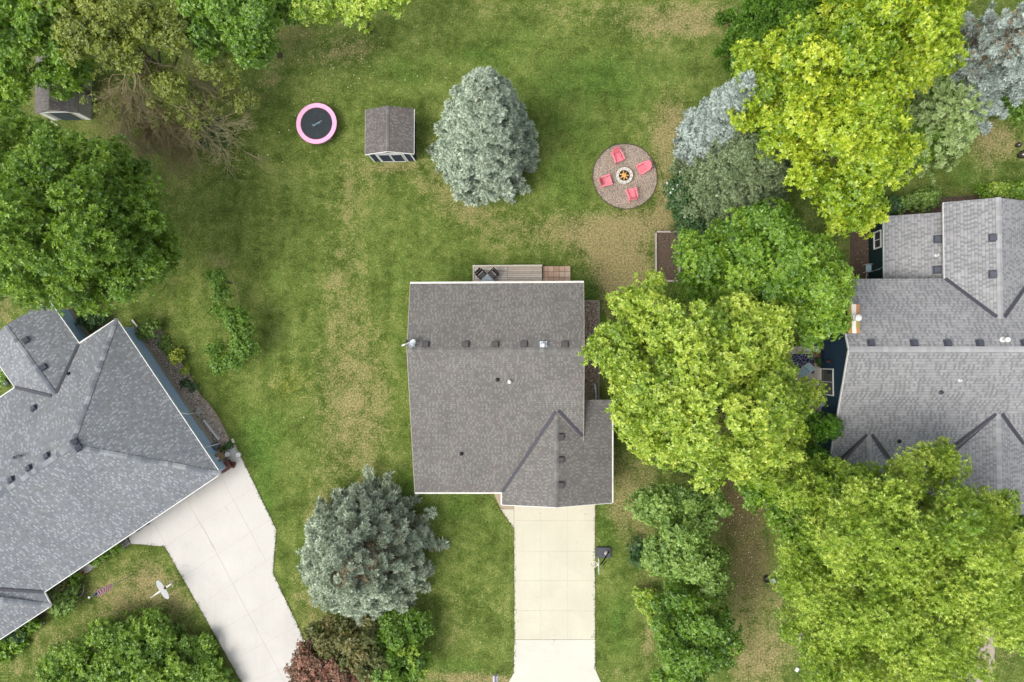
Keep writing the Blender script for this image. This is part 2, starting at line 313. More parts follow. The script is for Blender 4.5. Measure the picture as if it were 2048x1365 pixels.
def root_loc(p):
    while p.parent: p = p.parent
    return Vector(p.location)
def link_mesh(name, me, mat, parent):
    o = bpy.data.objects.new(name, me); COL.objects.link(o)
    if mat is not None: me.materials.append(mat)
    if parent is not None: o.parent = parent
    return o
def obj(name, mb, mat, parent=None, loc=None, uv=False, smooth=False, fix=True):
    off = root_loc(parent) if parent is not None else Vector(loc if loc is not None else (0, 0, 0))
    me = bpy.data.meshes.new(name)
    me.from_pydata([(v[0]-off.x, v[1]-off.y, v[2]-off.z) for v in mb.v], [], mb.f); 
    if fix and not uv:
        import bmesh
        bm = bmesh.new(); bm.from_mesh(me); bmesh.ops.recalc_face_normals(bm, faces=bm.faces); bm.to_mesh(me); bm.free()
    at_ = me.attributes.new('tint', 'FLOAT', 'FACE'); at_.data.foreach_set('value', np.array(mb.t, dtype=np.float32))
    if uv:
        ul = me.uv_layers.new(name='UVMap')
        for p in me.polygons:
            n = p.normal; g = Vector((n.x, n.y, 0))
            if g.length < 1e-3: vv = Vector((0, 1, 0)); uu = Vector((1, 0, 0))
            else:
                uu = Vector((0, 0, 1)).cross(n).normalized(); vv = n.cross(uu).normalized()
            for li in p.loop_indices:
                co = me.vertices[me.loops[li].vertex_index].co + off
                ul.data[li].uv = (co.dot(uu), co.dot(vv))
    if smooth: me.polygons.foreach_set('use_smooth', [True]*len(me.polygons))
    me.update(); o = link_mesh(name, me, mat, parent)
    if parent is None and loc is not None: o.location = off
    return o
def tag(o, label=None, cat=None, group=None, kind=None):
    if label: o['label'] = label
    if cat: o['category'] = cat
    if group: o['group'] = group
    if kind: o['kind'] = kind
    return o
def thing(name, label, cat, loc=(0, 0, 0), group=None, rz=0):
    o = bpy.data.objects.new(name, None); COL.objects.link(o); o.empty_display_size = 0.3
    o.location = loc; o.rotation_euler = (0, 0, rz); return tag(o, label, cat, group)
def struct(name, mb, mat, label=None, uv=False):
    o = obj(name, mb, mat, None, None, uv); o['kind'] = 'structure'
    if label: o['label'] = label
    return o
def dup(root, loc, rz, label, group=None):
    r = root.copy(); COL.objects.link(r); r.location = loc; r.rotation_euler = (0, 0, rz); r['label'] = label
    if group: r['group'] = group
    for ch in list(root.children):
        c = ch.copy(); COL.objects.link(c); c.parent = r
        for g in list(ch.children):
            d = g.copy(); COL.objects.link(d); d.parent = c
    return r

# ------------------------------------------------------------ foliage engine (numpy)
def ortho(ax):
    ax = ax/np.maximum(np.linalg.norm(ax, axis=1, keepdims=True), 1e-6)
    ref = np.where(np.abs(ax[:, 2:3]) > 0.9, np.array([[1.0, 0, 0]]), np.array([[0, 0, 1.0]]))
    u = np.cross(ax, ref); u /= np.linalg.norm(u, axis=1, keepdims=True); w = np.cross(ax, u); return ax, u, w
def rosettes(cen, ax, size, tint, k=9, narrow=0.42, open_=1.15, spread=0.25, tj=0.22):
    """k leaf blades round each twig tip; returns verts (N*k*4,3) and tints"""
    n = len(cen); ax, u, w = ortho(ax)
    rep = lambda a: np.repeat(a, k, axis=0)
    A, U, Wv, C, Sz, T = rep(ax), rep(u), rep(w), rep(cen), rep(size), rep(tint)
    phi = np.tile(np.arange(k)*2.399, n)+rep(RNG.random(n)*6.28)+RNG.normal(0, 0.25, n*k)
    el = np.clip(open_+RNG.normal(0, spread, n*k), 0.1, 1.75)                       # angle from the axis
    rad = U*np.cos(phi)[:, None]+Wv*np.sin(phi)[:, None]
    d = A*np.cos(el)[:, None]+rad*np.sin(el)[:, None]
    side = np.cross(d, A*np.sin(el)[:, None]-rad*np.cos(el)[:, None]); side /= np.maximum(np.linalg.norm(side, axis=1, keepdims=True), 1e-6)
    L = (Sz*RNG.uniform(0.65, 1.2, n*k))[:, None]; wd = L*narrow*0.5
    nrm = np.cross(side, d)
    base = C+d*L*0.08
    mid = C+d*L*0.5+nrm*L*0.06
    tip = C+d*L-nrm*L*0.05
    V = np.stack([base, mid+side*wd, tip, mid-side*wd], axis=1).reshape(-1, 3)
    T = np.clip(T+RNG.normal(0, tj, n*k), 0, 1)
    return V, T
def leafobj(name, parts, mat, parent=None, loc=None):
    V = np.concatenate([p[0] for p in parts]); T = np.concatenate([p[1] for p in parts])
    off = np.array(root_loc(parent) if parent is not None else (loc if loc is not None else (0, 0, 0)))
    V = V-off; nf = len(V)//4
    me = bpy.data.meshes.new(name); me.vertices.add(len(V)); me.vertices.foreach_set('co', V.astype(np.float32).ravel())
    me.loops.add(nf*4); me.polygons.add(nf)
    me.loops.foreach_set('vertex_index', np.arange(nf*4, dtype=np.int32))
    me.polygons.foreach_set('loop_start', np.arange(0, nf*4, 4, dtype=np.int32)); me.polygons.foreach_set('loop_total', np.full(nf, 4, dtype=np.int32))
    a = me.attributes.new('tint', 'FLOAT', 'FACE'); a.data.foreach_set('value', T.astype(np.float32))
    me.update(calc_edges=True); o = link_mesh(name, me, mat, parent)
    if parent is None and loc is not None: o.location = loc
    return o
def lobes_world(lobes):
    out = []
    for (px, py, z, rx, ry, rz) in lobes:
        p = at(px, py, z); s = mpp(z); out.append((p.x, p.y, z, rx*s, ry*s, rz))
    return np.array(out)
def crown(L, puff=0.75, dens=1.0, size=0.2, k=9, narrow=0.45, open_=1.15, hemi=-0.35, fill=0.5, up=0.6, ragged=0.16, bark=None, hull=.66):
    """leaf clumps over the union of ellipsoid lobes"""
    sub = []; off = []
    for (cx, cy, cz, rx, ry, rz) in L:
        rm_ = min(rx, ry); nsub = int(5+rm_*3.2) if rm_ > 1.1 else 0; o0 = RNG.normal(0, .04)
        sub.append((cx, cy, cz-(.2*rz if nsub else 0), rx*(hull if nsub else 1), ry*(hull if nsub else 1), rz*(hull*.76 if nsub else 1))); off.append(0)
        for q in range(nsub):
            u = RNG.uniform(-.25, 1); a = q*2.399+RNG.normal(0, .3); r = math.sqrt(1-u*u); f = RNG.uniform(.6, .9); g = RNG.uniform(.2, .38)*rm_
            sub.append((cx+r*math.cos(a)*rx*f, cy+r*math.sin(a)*ry*f, cz+u*rz*f+RNG.uniform(-.1, .35)*rz, g*RNG.uniform(.85, 1.3), g*RNG.uniform(.85, 1.3), g*.85)); off.append(o0+RNG.normal(.02, .14))
    L = np.array(sub); lob = []
    pc = []; pa = []
    for i, (cx, cy, cz, rx, ry, rz) in enumerate(L):
        area = 2*PI*((rx*ry+rx*rz+ry*rz)/3); n = int(area/(puff*puff*1.1)*dens*(.6 if rx > 1.9 else 1))+3
        u = RNG.uniform(hemi, 1, n); a = RNG.random(n)*2*PI; r = np.sqrt(1-u*u)
        d = np.stack([r*np.cos(a), r*np.sin(a), u], 1)
        sc = RNG.normal(0.93, ragged, n)[:, None]
        p = np.array([cx, cy, cz])+d*np.array([rx, ry, rz])*sc
        ok = np.ones(n, bool)
        for j, q in enumerate(L):
            if j == i: continue
            ok &= (((p-q[:3])/q[3:])**2).sum(1) > 0.55
        pc.append(p[ok]); pa.append(d[ok]); lob.append(np.full(ok.sum(), off[i]))
    pc = np.concatenate(pc); pa = np.concatenate(pa); m = len(pc)
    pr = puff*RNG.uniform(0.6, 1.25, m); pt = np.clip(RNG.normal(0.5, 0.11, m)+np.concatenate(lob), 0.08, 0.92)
    out = []
    nr = np.maximum((pr*pr*PI*4*0.62/(size*size*1.5)*0.55).astype(int), 4)
    idx = np.repeat(np.arange(m), nr); n = len(idx)
    u = RNG.uniform(-0.55, 1, n); a = RNG.random(n)*2*PI; r = np.sqrt(1-u*u)
    d = np.stack([r*np.cos(a), r*np.sin(a), u], 1)
    rr = (pr[idx]*RNG.uniform(0.55, 1.05, n))[:, None]
    c = pc[idx]+d*rr*np.array([1, 1, 0.72])
    ax = d+pa[idx]*0.5+np.array([0, 0, up])+RNG.normal(0, 0.25, (n, 3))
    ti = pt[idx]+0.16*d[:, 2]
    out.append(rosettes(c, ax, size*RNG.uniform(0.75, 1.3, n), ti, k, narrow, open_))
    if fill > 0:                                        # sparse inner foliage
        for (cx, cy, cz, rx, ry, rz) in L:
            n = int(rx*ry*PI*2.2*fill/(size*2.2)); 
            u = RNG.uniform(-0.5, 1, n); a = RNG.random(n)*2*PI; r = np.sqrt(1-u*u)
            p = np.array([cx, cy, cz])+np.stack([r*np.cos(a), r*np.sin(a), u], 1)*np.array([rx, ry, rz])*RNG.uniform(0.35, 0.82, n)[:, None]
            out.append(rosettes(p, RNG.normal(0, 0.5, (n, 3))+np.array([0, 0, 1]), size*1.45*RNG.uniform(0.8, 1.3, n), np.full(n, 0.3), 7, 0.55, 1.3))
    return out, pc
def trunk_limbs(base, L, r0=0.22, tips=None, nl=26):
    mb = MB(); b = Vector(base); top = Vector((float(np.mean(L[:, 0])), float(np.mean(L[:, 1])), float(np.mean(L[:, 2]))))
    top = b.lerp(top, 0.75); mids = [b, b.lerp(top, 0.35)+Vector((0.15, -0.1, 0)), b.lerp(top, 0.7)+Vector((-0.1, 0.1, 0)), top]
    mb.tube(mids, [r0*1.25, r0*0.95, r0*0.75, r0*0.5], 9)
    def limb(a, e, r):
        m = a.lerp(e, 0.5)+Vector((random.uniform(-.3, .3), random.uniform(-.3, .3), random.uniform(0, .4)))
        mb.tube([a, m, e], [r, r*0.65, r*0.2], 6)
    for l in L:
        c = Vector((float(l[0]), float(l[1]), float(l[2]))); a = b.lerp(top, random.uniform(0.6, 0.95)); limb(a, c, r0*0.4)
        for _ in range(5):
            e = c+Vector((random.uniform(-1, 1)*l[3]*.7, random.uniform(-1, 1)*l[4]*.7, random.uniform(-.3, .8)*l[5]*.7)); limb(a.lerp(c, random.uniform(.5, 1)), e, r0*0.16)
    return mb
def tree(name, label, lobes, leaf, base=None, cat='tree', group=None, r0=0.2, bark='bark', **kw):
    L = lobes_world(lobes)
    if base is None: bx, by = float(np.mean(L[:, 0])), float(np.mean(L[:, 1]))
    else: q = at(base[0], base[1], 0); bx, by = q.x, q.y
    t = thing(name, label, cat, (bx, by, 0), group)
    parts, pc = crown(L, **kw)
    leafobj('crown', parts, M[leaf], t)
    obj('trunk', trunk_limbs((bx, by, -0.1), L, r0), M[bark], t)
    return t
def shrub(name, label, lobes, leaf, cat='shrub', group=None, **kw):
    kw.setdefault('puff', 0.3); kw.setdefault('size', 0.13); kw.setdefault('fill', 1.2); kw.setdefault('k', 8)
    L = lobes_world(lobes); bx, by = float(np.mean(L[:, 0])), float(np.mean(L[:, 1]))
    t = thing(name, label, cat, (bx, by, 0), group)
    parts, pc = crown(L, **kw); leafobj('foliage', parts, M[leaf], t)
    mb = MB()
    for l in L:
        for _ in range(5):
            c = Vector((float(l[0]), float(l[1]), 0)); e = Vector((l[0]+random.uniform(-.6, .6)*l[3], l[1]+random.uniform(-.6, .6)*l[4], l[2]+l[5]*.3)); mb.tube([c, c.lerp(e, .5)+Vector((0, 0, .1)), e], [0.03, 0.02, 0.008], 5)
    obj('stem', mb, M['bark'], t); return t
def spruce(name, label, base, tip, h, R, leaf, zb=0.3, dens=1.0, size=0.3, droop=0.12, brown=0.0, pw=0.75, bare=None, k=11, group=None, jit=0.12, pf=0.42, inner=.25, bw=1.0):
    """base: pixel of the ground point, tip: pixel of the tip at height h"""
    b = at(base[0], base[1], 0); tp = at(tip[0], tip[1], h)
    t = thing(name, label, 'tree', (b.x, b.y, 0), group)
    axis = lambda z: np.array([b.x+(tp.x-b.x)*(z/h), b.y+(tp.y-b.y)*(z/h), z])
    P = []; A = []; T = []; SZ = []; BP = []; BT = []; br = MB()
    br.tube([tuple(axis(0)-np.array([0, 0, .1])), tuple(axis(h*.5)), tuple(axis(h*0.97))], [0.26, 0.16, 0.03], 8)
    z = zb
    while z < h*0.99:
        f = 1-(z-zb)/(h-zb); rad = R*f**pw+0.12; nb = max(4, int(2*PI*rad/0.62*dens)); ph = random.random()*6.28
        for i in range(nb):
            a = ph+2*PI*i/nb+random.gauss(0, 0.12); rr = rad*random.gauss(1, jit); d = np.array([math.cos(a), math.sin(a), 0])
            if bare is not None and abs((a-bare[0]+PI) % (2*PI)-PI) < bare[1] and random.random() < bare[2]: rr *= 0.6
            z0 = z+random.uniform(-.2, .2); o = axis(z0); e = o+d*rr+np.array([0, 0, -droop*rr+0.10*rr])
            mid = o+d*rr*0.55+np.array([0, 0, -droop*rr*0.6])
            br.tube([tuple(o), tuple(mid), tuple(e-d*.15)], [(0.010+.025*f)*bw, (0.006+.016*f)*bw, 0.004], 4, cap=False)
            tt = min(0.95, max(0.1, random.gauss(0.52, 0.15)))
            n = int(9+rr*6.0); s = np.sort(RNG.uniform(inner, 1, n)**0.65); perp = np.array([-d[1], d[0], 0])
            q = np.where(s[:, None] < .55, o+(mid-o)*(s[:, None]/.55), mid+(e-mid)*((s[:, None]-.55)/.45))
            wdt = (pf*(1.15-0.75*s)*min(1, rr*.8+.2))
            q = q+perp*(RNG.uniform(-1, 1, n)*wdt)[:, None]+np.array([0, 0, 1])*RNG.uniform(-0.02, .14, n)[:, None]
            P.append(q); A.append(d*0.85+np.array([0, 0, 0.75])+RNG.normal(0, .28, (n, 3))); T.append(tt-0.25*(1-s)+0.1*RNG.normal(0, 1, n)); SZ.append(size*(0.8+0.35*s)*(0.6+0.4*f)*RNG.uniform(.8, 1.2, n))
            if bare is not None and brown and abs((a-bare[0]+PI) % (2*PI)-PI) < bare[1]:
                nbr = int(6+rr*4); sb = RNG.uniform(.3, .9, nbr); BP.append(o+(e-o)*sb[:, None]+RNG.normal(0, .16, (nbr, 3))+np.array([0, 0, .05])); BT.append(RNG.random(nbr))
                if random.random() < .4: continue
            nt = 12; dq = RNG.normal(0, 1, (nt, 3)); dq /= np.linalg.norm(dq, axis=1, keepdims=True); dq[:, 2] = abs(dq[:, 2])*.9; pr_ = pf*random.uniform(.7, 1.15)*(.55+.45*f)
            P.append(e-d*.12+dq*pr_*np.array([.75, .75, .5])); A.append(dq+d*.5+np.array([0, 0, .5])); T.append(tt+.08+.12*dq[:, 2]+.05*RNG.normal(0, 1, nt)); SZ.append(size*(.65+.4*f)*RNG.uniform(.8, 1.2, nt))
        z += 0.40+0.22*f
    n = 16; P.append(axis(h)-np.array([0, 0, .3])+RNG.normal(0, .05, (n, 3))); A.append(RNG.normal(0, .4, (n, 3))+np.array([0, 0, 1.])); T.append(np.full(n, .7)); SZ.append(np.full(n, size*1.1))
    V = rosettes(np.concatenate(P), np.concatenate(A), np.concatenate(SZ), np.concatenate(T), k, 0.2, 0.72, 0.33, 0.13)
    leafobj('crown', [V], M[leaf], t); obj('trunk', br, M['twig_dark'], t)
    if BP: bp = np.concatenate(BP); leafobj('dead_twigs', [rosettes(bp, RNG.normal(0, .6, bp.shape)+np.array([0, 0, .6]), np.full(len(bp), .26), np.concatenate(BT), 8, .16, .9)], M['dead'], t)
    return t

# ------------------------------------------------------------ ground: one sheet, grass that is lush, dry or bare where it is so
# (px, py, rx, ry, weight)
DRY = [(685, 560, 60, 200, .5), (690, 850, 70, 170, .65), (640, 1040, 50, 60, .6), (760, 800, 45, 180, .35), (870, 370, 60, 40, .55), (930, 420, 60, 30, .5), (840, 300, 40, 30, .3), (790, 335, 40, 14, .8),
 (1040, 465, 110, 45, .55), (1160, 460, 60, 40, .6), (1235, 500, 75, 60, 1.0), (1260, 560, 50, 40, .9), (1220, 590, 25, 60, .7), (1345, 250, 45, 70, .95), (1325, 330, 30, 60, .5), (1330, 420, 20, 60, .8), (1280, 445, 60, 30, .8),
 (1410, 40, 130, 35, .75), (1300, 60, 120, 40, .35), (1200, 20, 200, 30, .3), (900, 15, 120, 20, .35), (640, 115, 110, 30, .55), (720, 90, 60, 25, .5), (545, 160, 30, 20, .6), (660, 190, 60, 30, .15), (720, 360, 60, 60, .35),
 (250, 1200, 110, 60, .8), (120, 1290, 90, 40, .6), (30, 1340, 60, 30, .5), (300, 1140, 40, 60, .45), (360, 1200, 40, 60, .4), (200, 1110, 60, 30, .2), (0, 620, 40, 50, .7),
 (640, 1220, 50, 40, .6), (600, 1170, 25, 60, .35), (960, 1180, 60, 60, .25), (900, 1250, 90, 50, .25), (930, 1358, 85, 14, 1.1), (1010, 1360, 40, 8, .6),
 (1265, 960, 60, 60, .75), (1240, 1030, 40, 50, .55), (1290, 1060, 40, 40, .5), (1290, 1180, 20, 50, .7), (1295, 1290, 18, 50, .7), (1205, 1220, 12, 100, .2), (1240, 1345, 50, 18, .4),
 (1480, 1180, 45, 170, .6), (1540, 1300, 60, 60, .75), (1500, 1340, 60, 30, .4), (2020, 1290, 30, 60, .6), (2000, 275, 50, 40, .8), (1970, 310, 25, 70, .5), (1890, 235, 50, 30, .4), (2040, 330, 40, 40, .3), (1560, 1190, 40, 40, .6),
 (560, 760, 60, 60, .35), (330, 420, 60, 120, .3), (330, 620, 60, 40, .3), (440, 530, 25, 12, .6), (1100, 20, 60, 20, .2), (300, 1160, 30, 10, .5), (960, 350, 100, 100, .2)]
LUSH = [(1140, 590, 70, 25, 1.0), (900, 545, 120, 25, .5), (1180, 160, 160, 60, .7), (1000, 110, 140, 50, .5), (1170, 130, 60, 60, .4), (1160, 250, 60, 60, .6), (1130, 360, 50, 60, .6), (1190, 430, 50, 14, .6), (560, 700, 40, 60, .35), (520, 880, 50, 60, .8), (530, 950, 25, 90, .7),
 (800, 150, 90, 50, .5), (740, 280, 40, 60, .2), (850, 960, 60, 40, .8), (900, 1010, 60, 40, .6), (1215, 1060, 20, 60, .7), (1240, 1250, 30, 70, .7), (960, 1050, 50, 30, .3), (1960, 360, 60, 40, .6), (600, 1060, 20, 60, .4), (900, 1330, 80, 15, .6), (940, 600, 10, 10, 0), (800, 620, 20, 160, .3), (1190, 660, 20, 60, .6), (560, 560, 30, 80, .2), (1090, 480, 30, 20, .2), (1470, 1040, 25, 30, .5)]
BARE = [(1480, 1010, 55, 80, 1.0), (1500, 1120, 45, 90, .8), (1490, 1230, 40, 120, .4), (1735, 500, 35, 60, .9), (250, 260, 110, 60, .55), (400, 180, 70, 80, .5), (120, 180, 120, 100, .5), (590, 70, 60, 40, .5), (1400, 440, 60, 40, .6), (1640, 1000, 80, 60, .8), (1800, 1150, 220, 160, .35), (1400, 800, 200, 120, .6),
 (190, 650, 50, 20, .7), (120, 1190, 50, 25, .7), (1700, 250, 150, 200, .4), (740, 1250, 100, 40, .5), (1960, 395, 90, 14, .5), (200, 500, 150, 120, .45), (850, 1180, 40, 60, .25), (330, 500, 50, 140, .35), (460, 620, 30, 110, .25), (1840, 60, 120, 80, .3), (150, 60, 150, 60, .4)]
YEL = [(580, 770, 60, 60, .42), (560, 870, 50, 50, .25), (1100, 95, 400, 14, .32), (560, 960, 20, 30, .2), (660, 1130, 40, 80, .2), (440, 300, 60, 60, .2), (520, 450, 50, 120, .3), (640, 260, 20, 200, .2), (380, 560, 60, 120, .3)]
def ground():
    x = np.concatenate([[-600, -200, -90], np.linspace(-46, 46, 300), [90, 200, 600]]); y = np.concatenate([[-600, -200, -70], np.linspace(-31, 33, 210), [70, 200, 600]])
    X, Y = np.meshgrid(x, y); nx, ny = len(x), len(y); V = np.stack([X.ravel(), Y.ravel(), np.zeros(nx*ny)], 1)
    i = np.arange(nx*ny).reshape(ny, nx); Fc = np.stack([i[:-1, :-1], i[:-1, 1:], i[1:, 1:], i[1:, :-1]], -1).reshape(-1, 4)
    me = bpy.data.meshes.new('ground'); me.vertices.add(len(V)); me.vertices.foreach_set('co', V.astype(np.float32).ravel())
    me.loops.add(len(Fc)*4); me.polygons.add(len(Fc)); me.loops.foreach_set('vertex_index', Fc.astype(np.int32).ravel())
    me.polygons.foreach_set('loop_start', np.arange(0, len(Fc)*4, 4, dtype=np.int32)); me.polygons.foreach_set('loop_total', np.full(len(Fc), 4, dtype=np.int32))
    for nm, lst in (('dry', DRY), ('lush', LUSH), ('bare', BARE), ('yel', YEL)):
        a = np.zeros(len(V))
        for (px, py, rx, ry, w) in lst:
            p = at(px, py, 0); s = mpp(0); d = ((V[:, 0]-p.x)/(rx*s))**2+((V[:, 1]-p.y)/(ry*s))**2
            a = np.maximum(a, w*np.exp(-d*0.75)) if nm != 'dry' else a+w*np.exp(-d*0.9)
        at_ = me.attributes.new(nm, 'FLOAT', 'POINT'); at_.data.foreach_set('value', a.astype(np.float32))
    me.update(calc_edges=True)
    m, t = newmat('lawn'); co = N(t, 'ShaderNodeTexCoord').outputs['Object']
    A = lambda n: N(t, 'ShaderNodeAttribute', attribute_name=n).outputs['Fac']
    fine = noise(t, 7.5, co, 3, 0.75); mid = noise(t, 1.7, co, 4, 0.65, 0.6); lo = noise(t, 0.3, co, 4, 0.6); vf = noise(t, 22, co, 2, 0.7); m2 = noise(t, 0.75, co, 3, 0.6, 0.5)
    c0 = lambda n, k: math_(t, 'MULTIPLY', math_(t, 'SUBTRACT', n, 0.5), k)
    add = lambda *a: a[0] if len(a) == 1 else math_(t, 'ADD', a[0], add(*a[1:]))
    sx = N(t, 'ShaderNodeSeparateXYZ'); t.links.new(co, sx.inputs[0])
    warp = math_(t, 'ADD', sx.outputs[0], math_(t, 'MULTIPLY', noise(t, 0.1, co, 2), 2.0))
    stripe = math_(t, 'SINE', math_(t, 'MULTIPLY', warp, 4.6)); stripe2 = math_(t, 'SINE', math_(t, 'MULTIPLY', math_(t, 'ADD', sx.outputs[1], math_(t, 'MULTIPLY', noise(t, 0.12, co, 2), 3.0)), 3.1))
    topm = math_(t, 'GREATER_THAN', sx.outputs[1], 14.5)
    mk = ramp(t, [(0.42, (0, 0, 0)), (0.62, (1, 1, 1))], noise(t, 0.13, co, 3, 0.6)); botm = math_(t, 'SUBTRACT', 1.0, topm)
    strp = math_(t, 'MULTIPLY', mk, add(math_(t, 'MULTIPLY', math_(t, 'MULTIPLY', stripe, botm), 0.07), math_(t, 'MULTIPLY', math_(t, 'MULTIPLY', stripe2, topm), 0.08)))
    green = ramp(t, [(0.2, (0.068, 0.103, 0.019)), (0.5, (0.122, 0.169, 0.036)), (0.8, (0.212, 0.246, 0.068))], add(fine, c0(mid, 1.0), c0(lo, 1.1), c0(m2, .5), strp))
    lushc = ramp(t, [(0.2, (0.050, 0.098, 0.016)), (0.5, (0.095, 0.170, 0.030)), (0.8, (0.185, 0.26, 0.058))], add(fine, c0(mid, 0.9), c0(lo, .6), strp))
    yelc = ramp(t, [(0.3, (0.15, 0.18, 0.02)), (0.7, (0.30, 0.30, 0.05))], fine)
    dryc = ramp(t, [(0.2, (0.15, 0.145, 0.052)), (0.5, (0.275, 0.235, 0.105)), (0.85, (0.47, 0.385, 0.21))], add(fine, c0(vf, 0.5)))
    barec = ramp(t, [(0.2, (0.07, 0.068, 0.026)), (0.55, (0.165, 0.135, 0.065)), (0.85, (0.31, 0.235, 0.125))], add(fine, c0(vf, 0.6), c0(mid, 0.3)))
    step = lambda v, a, b: ramp(t, [(a, (0, 0, 0)), (b, (1, 1, 1))], v)
    c = mixc(t, step(add(A('lush'), c0(m2, 1.2), c0(mid, .7), c0(fine, 0.8), strp), 0.2, 0.8), green, lushc)
    c = mixc(t, step(add(A('yel'), c0(mid, 0.8), c0(fine, 0.6)), 0.3, 0.8), c, yelc)
    c = mixc(t, step(add(A('dry'), c0(mid, 1.4), c0(m2, 0.9), c0(fine, 1.5), c0(lo, .5), strp, -0.09), 0.3, 1.15), c, dryc)
    c = mixc(t, step(add(A('bare'), c0(mid, 1.0), c0(fine, 0.8)), 0.25, 0.8), c, barec)
    c = mixc(t, 0.65, c, ramp(t, [(0.25, (0.26, 0.26, 0.26)), (0.75, (0.72, 0.72, 0.70))], add(vf, c0(fine, 1.1), c0(m2, .25))), 'OVERLAY')
    finish(t, c, 0.95, 0.08, bump=add(vf, fine), bd=0.05)
    o = link_mesh('ground', me, m, None); o['kind'] = 'structure'; return o
ground()

PX = lambda pts, z=0.0: [at(x, y, z) for x, y in pts]
def flat(name, pts, mat, z0, z1, label=None):
    return struct(name, MB().prism(PX(pts), z0, z1), mat, label)
# main driveway, apron, walkway
flat('driveway', [(1028, 975), (1190, 975), (1190, 1279), (1029, 1279)], M['conc'], -0.15, 0.03, 'cream concrete driveway below the middle house')
flat('driveway_apron', [(1029, 1279.6), (1190, 1279.6), (1191, 1340), (1203, 1368), (1230, 1440), (985, 1440), (1016, 1368), (1027, 1347)], M['conc_new'], -0.15, 0.034)
flat('walkway', [(974, 955), (1027.6, 955), (1027.6, 1018), (1001, 1018)], M['conc_tan'], -0.15, 0.028)
flat('walkway_corner', [(1001.5, 1018.6), (1027.6, 1018.6), (1027.6, 1057)], M['conc'], -0.15, 0.026)
mb = MB()
for x in (1081.5, 1135): mb.beam(at(x, 1010, .032), at(x, 1279, .032), 0.022, 0.006)
for y in (1041.6, 1103, 1162, 1222): mb.beam(at(1029, y, .032), at(1189.5, y, .032), 0.022, 0.006)
struct('driveway_joints', mb, M['joint'])
mb = MB()
for x in (1082, 1136): mb.beam(at(x, 1281, .036), at(x, 1430, .036), 0.02, 0.006)
for y in (1303, 1360): mb.beam(at(1028, y, .036), at(1191, y, .036), 0.02, 0.006)
struct('apron_joints', mb, solid('apron_joint', (0.6, 0.57, 0.5), 0.9))
# left driveway
flat('driveway', [(470, 888), (553, 1060), (546, 1146), (607, 1275), (690, 1450), (530, 1450), (484, 1365), (330, 1093), (262, 1088), (245, 1030), (410, 925)], M['conc_grey'], -0.15, 0.03, 'pale grey angled driveway of the left house')
flat('front_walk', [(261, 1089), (166, 1152), (140, 1170), (120, 1145), (245, 1060)], M['conc_grey'], -0.15, 0.027)
mb = MB()
for a, b in (((300, 1032), (333, 1092)), ((371, 996), (432, 1103)), ((403, 1049), (557, 1342)), ((557, 1342), (600, 1424)), ((442, 953), (467, 1001)), ((467, 1001), (532, 1122)), ((333, 1092), (508, 975)), ((366, 1154), (544, 1037)), ((397.6, 1212), (550, 1111)), ((430, 1267), (562, 1190)), ((461, 1322), (597, 1252)), ((488, 1370), (625, 1310))):
    mb.beam(at(a[0], a[1], .032), at(b[0], b[1], .032), 0.022, 0.006)
struct('left_driveway_joints', mb, M['joint'])
flat('path', [(1933, 1240), (1990, 1228), (1988, 1460), (1925, 1460)], M['conc_path'], -0.1, 0.025)
mb = MB()
for y in (1290, 1358): mb.beam(at(1934, y, .027), at(1988, y, .027), 0.02, 0.006)
struct('path_joints', mb, M['joint'])
# fire pit patio
ppts = [(1247, 288), (1268, 290), (1287, 299), (1302, 315), (1312, 336), (1315, 358), (1311, 379), (1300, 397), (1283, 411), (1262, 418.5), (1242, 418.5), (1222, 412), (1205, 400), (1192, 383), (1185.5, 364), (1185, 345), (1190, 326), (1202, 309), (1218, 295), (1232, 289.5)]
def smooth_poly(pts, it=2):
    for _ in range(it):
        q = []
        for i in range(len(pts)):
            a = pts[i]; b = pts[(i+1) % len(pts)]; q += [(a[0]*.75+b[0]*.25, a[1]*.75+b[1]*.25), (a[0]*.25+b[0]*.75, a[1]*.25+b[1]*.75)]
        pts = q
    return pts
pp = smooth_poly(ppts); flat('patio', pp, M['patio'], -0.1, 0.03, 'round pea gravel patio round the fire pit')
mb = MB(); w = PX(pp, 0.03); 
for i in range(len(w)): mb.beam(w[i], w[(i+1) % len(w)], 0.05, 0.07)
tag(obj('patio_edging', mb, solid('edging_strip', (0.10, 0.075, 0.06), 0.8)), 'thin dark edging strip round the gravel fire pit patio', 'edging')
# gravel strip east of the house, gravel bed by the left house
flat('gravel_bed', [(1150, 604), (1197, 604), (1196, 800), (1150, 800)], M['gravel'], -0.1, 0.05)
t_ = thing('bed_border', 'pale timber border round the brown gravel strip beside the middle house', 'border', at(1197, 602, 0))
obj('timber', MB().beam(at(1150, 602.5, .07), at(1198.5, 602.5, .07), 0.1, 0.16), M['timber'], t_); obj('timber', MB().beam(at(1198, 604.5, .07), at(1197.5, 800, .07), 0.09, 0.16), M['timber'], t_)
gp = [(292, 655), (306, 648), (317, 655), (330, 672), (342, 695), (356, 715), (372, 740), (387, 764), (400, 790), (418, 808), (434, 830), (450, 860), (459, 880), (452, 889), (432, 899), (400, 905), (372, 860), (330, 770), (296, 700)]
flat('gravel_bed', gp, M['gravel_left'], -0.1, 0.04)
mb = MB(); w = PX(gp[1:13], 0.05)
for i in range(len(w)-1): mb.beam(w[i], w[i+1], 0.07, 0.12)
tag(obj('bed_edging', mb, solid('tan_edging', (0.30, 0.25, 0.17), 0.9)), 'thin tan edging along the gravel bed of the left house', 'edging')
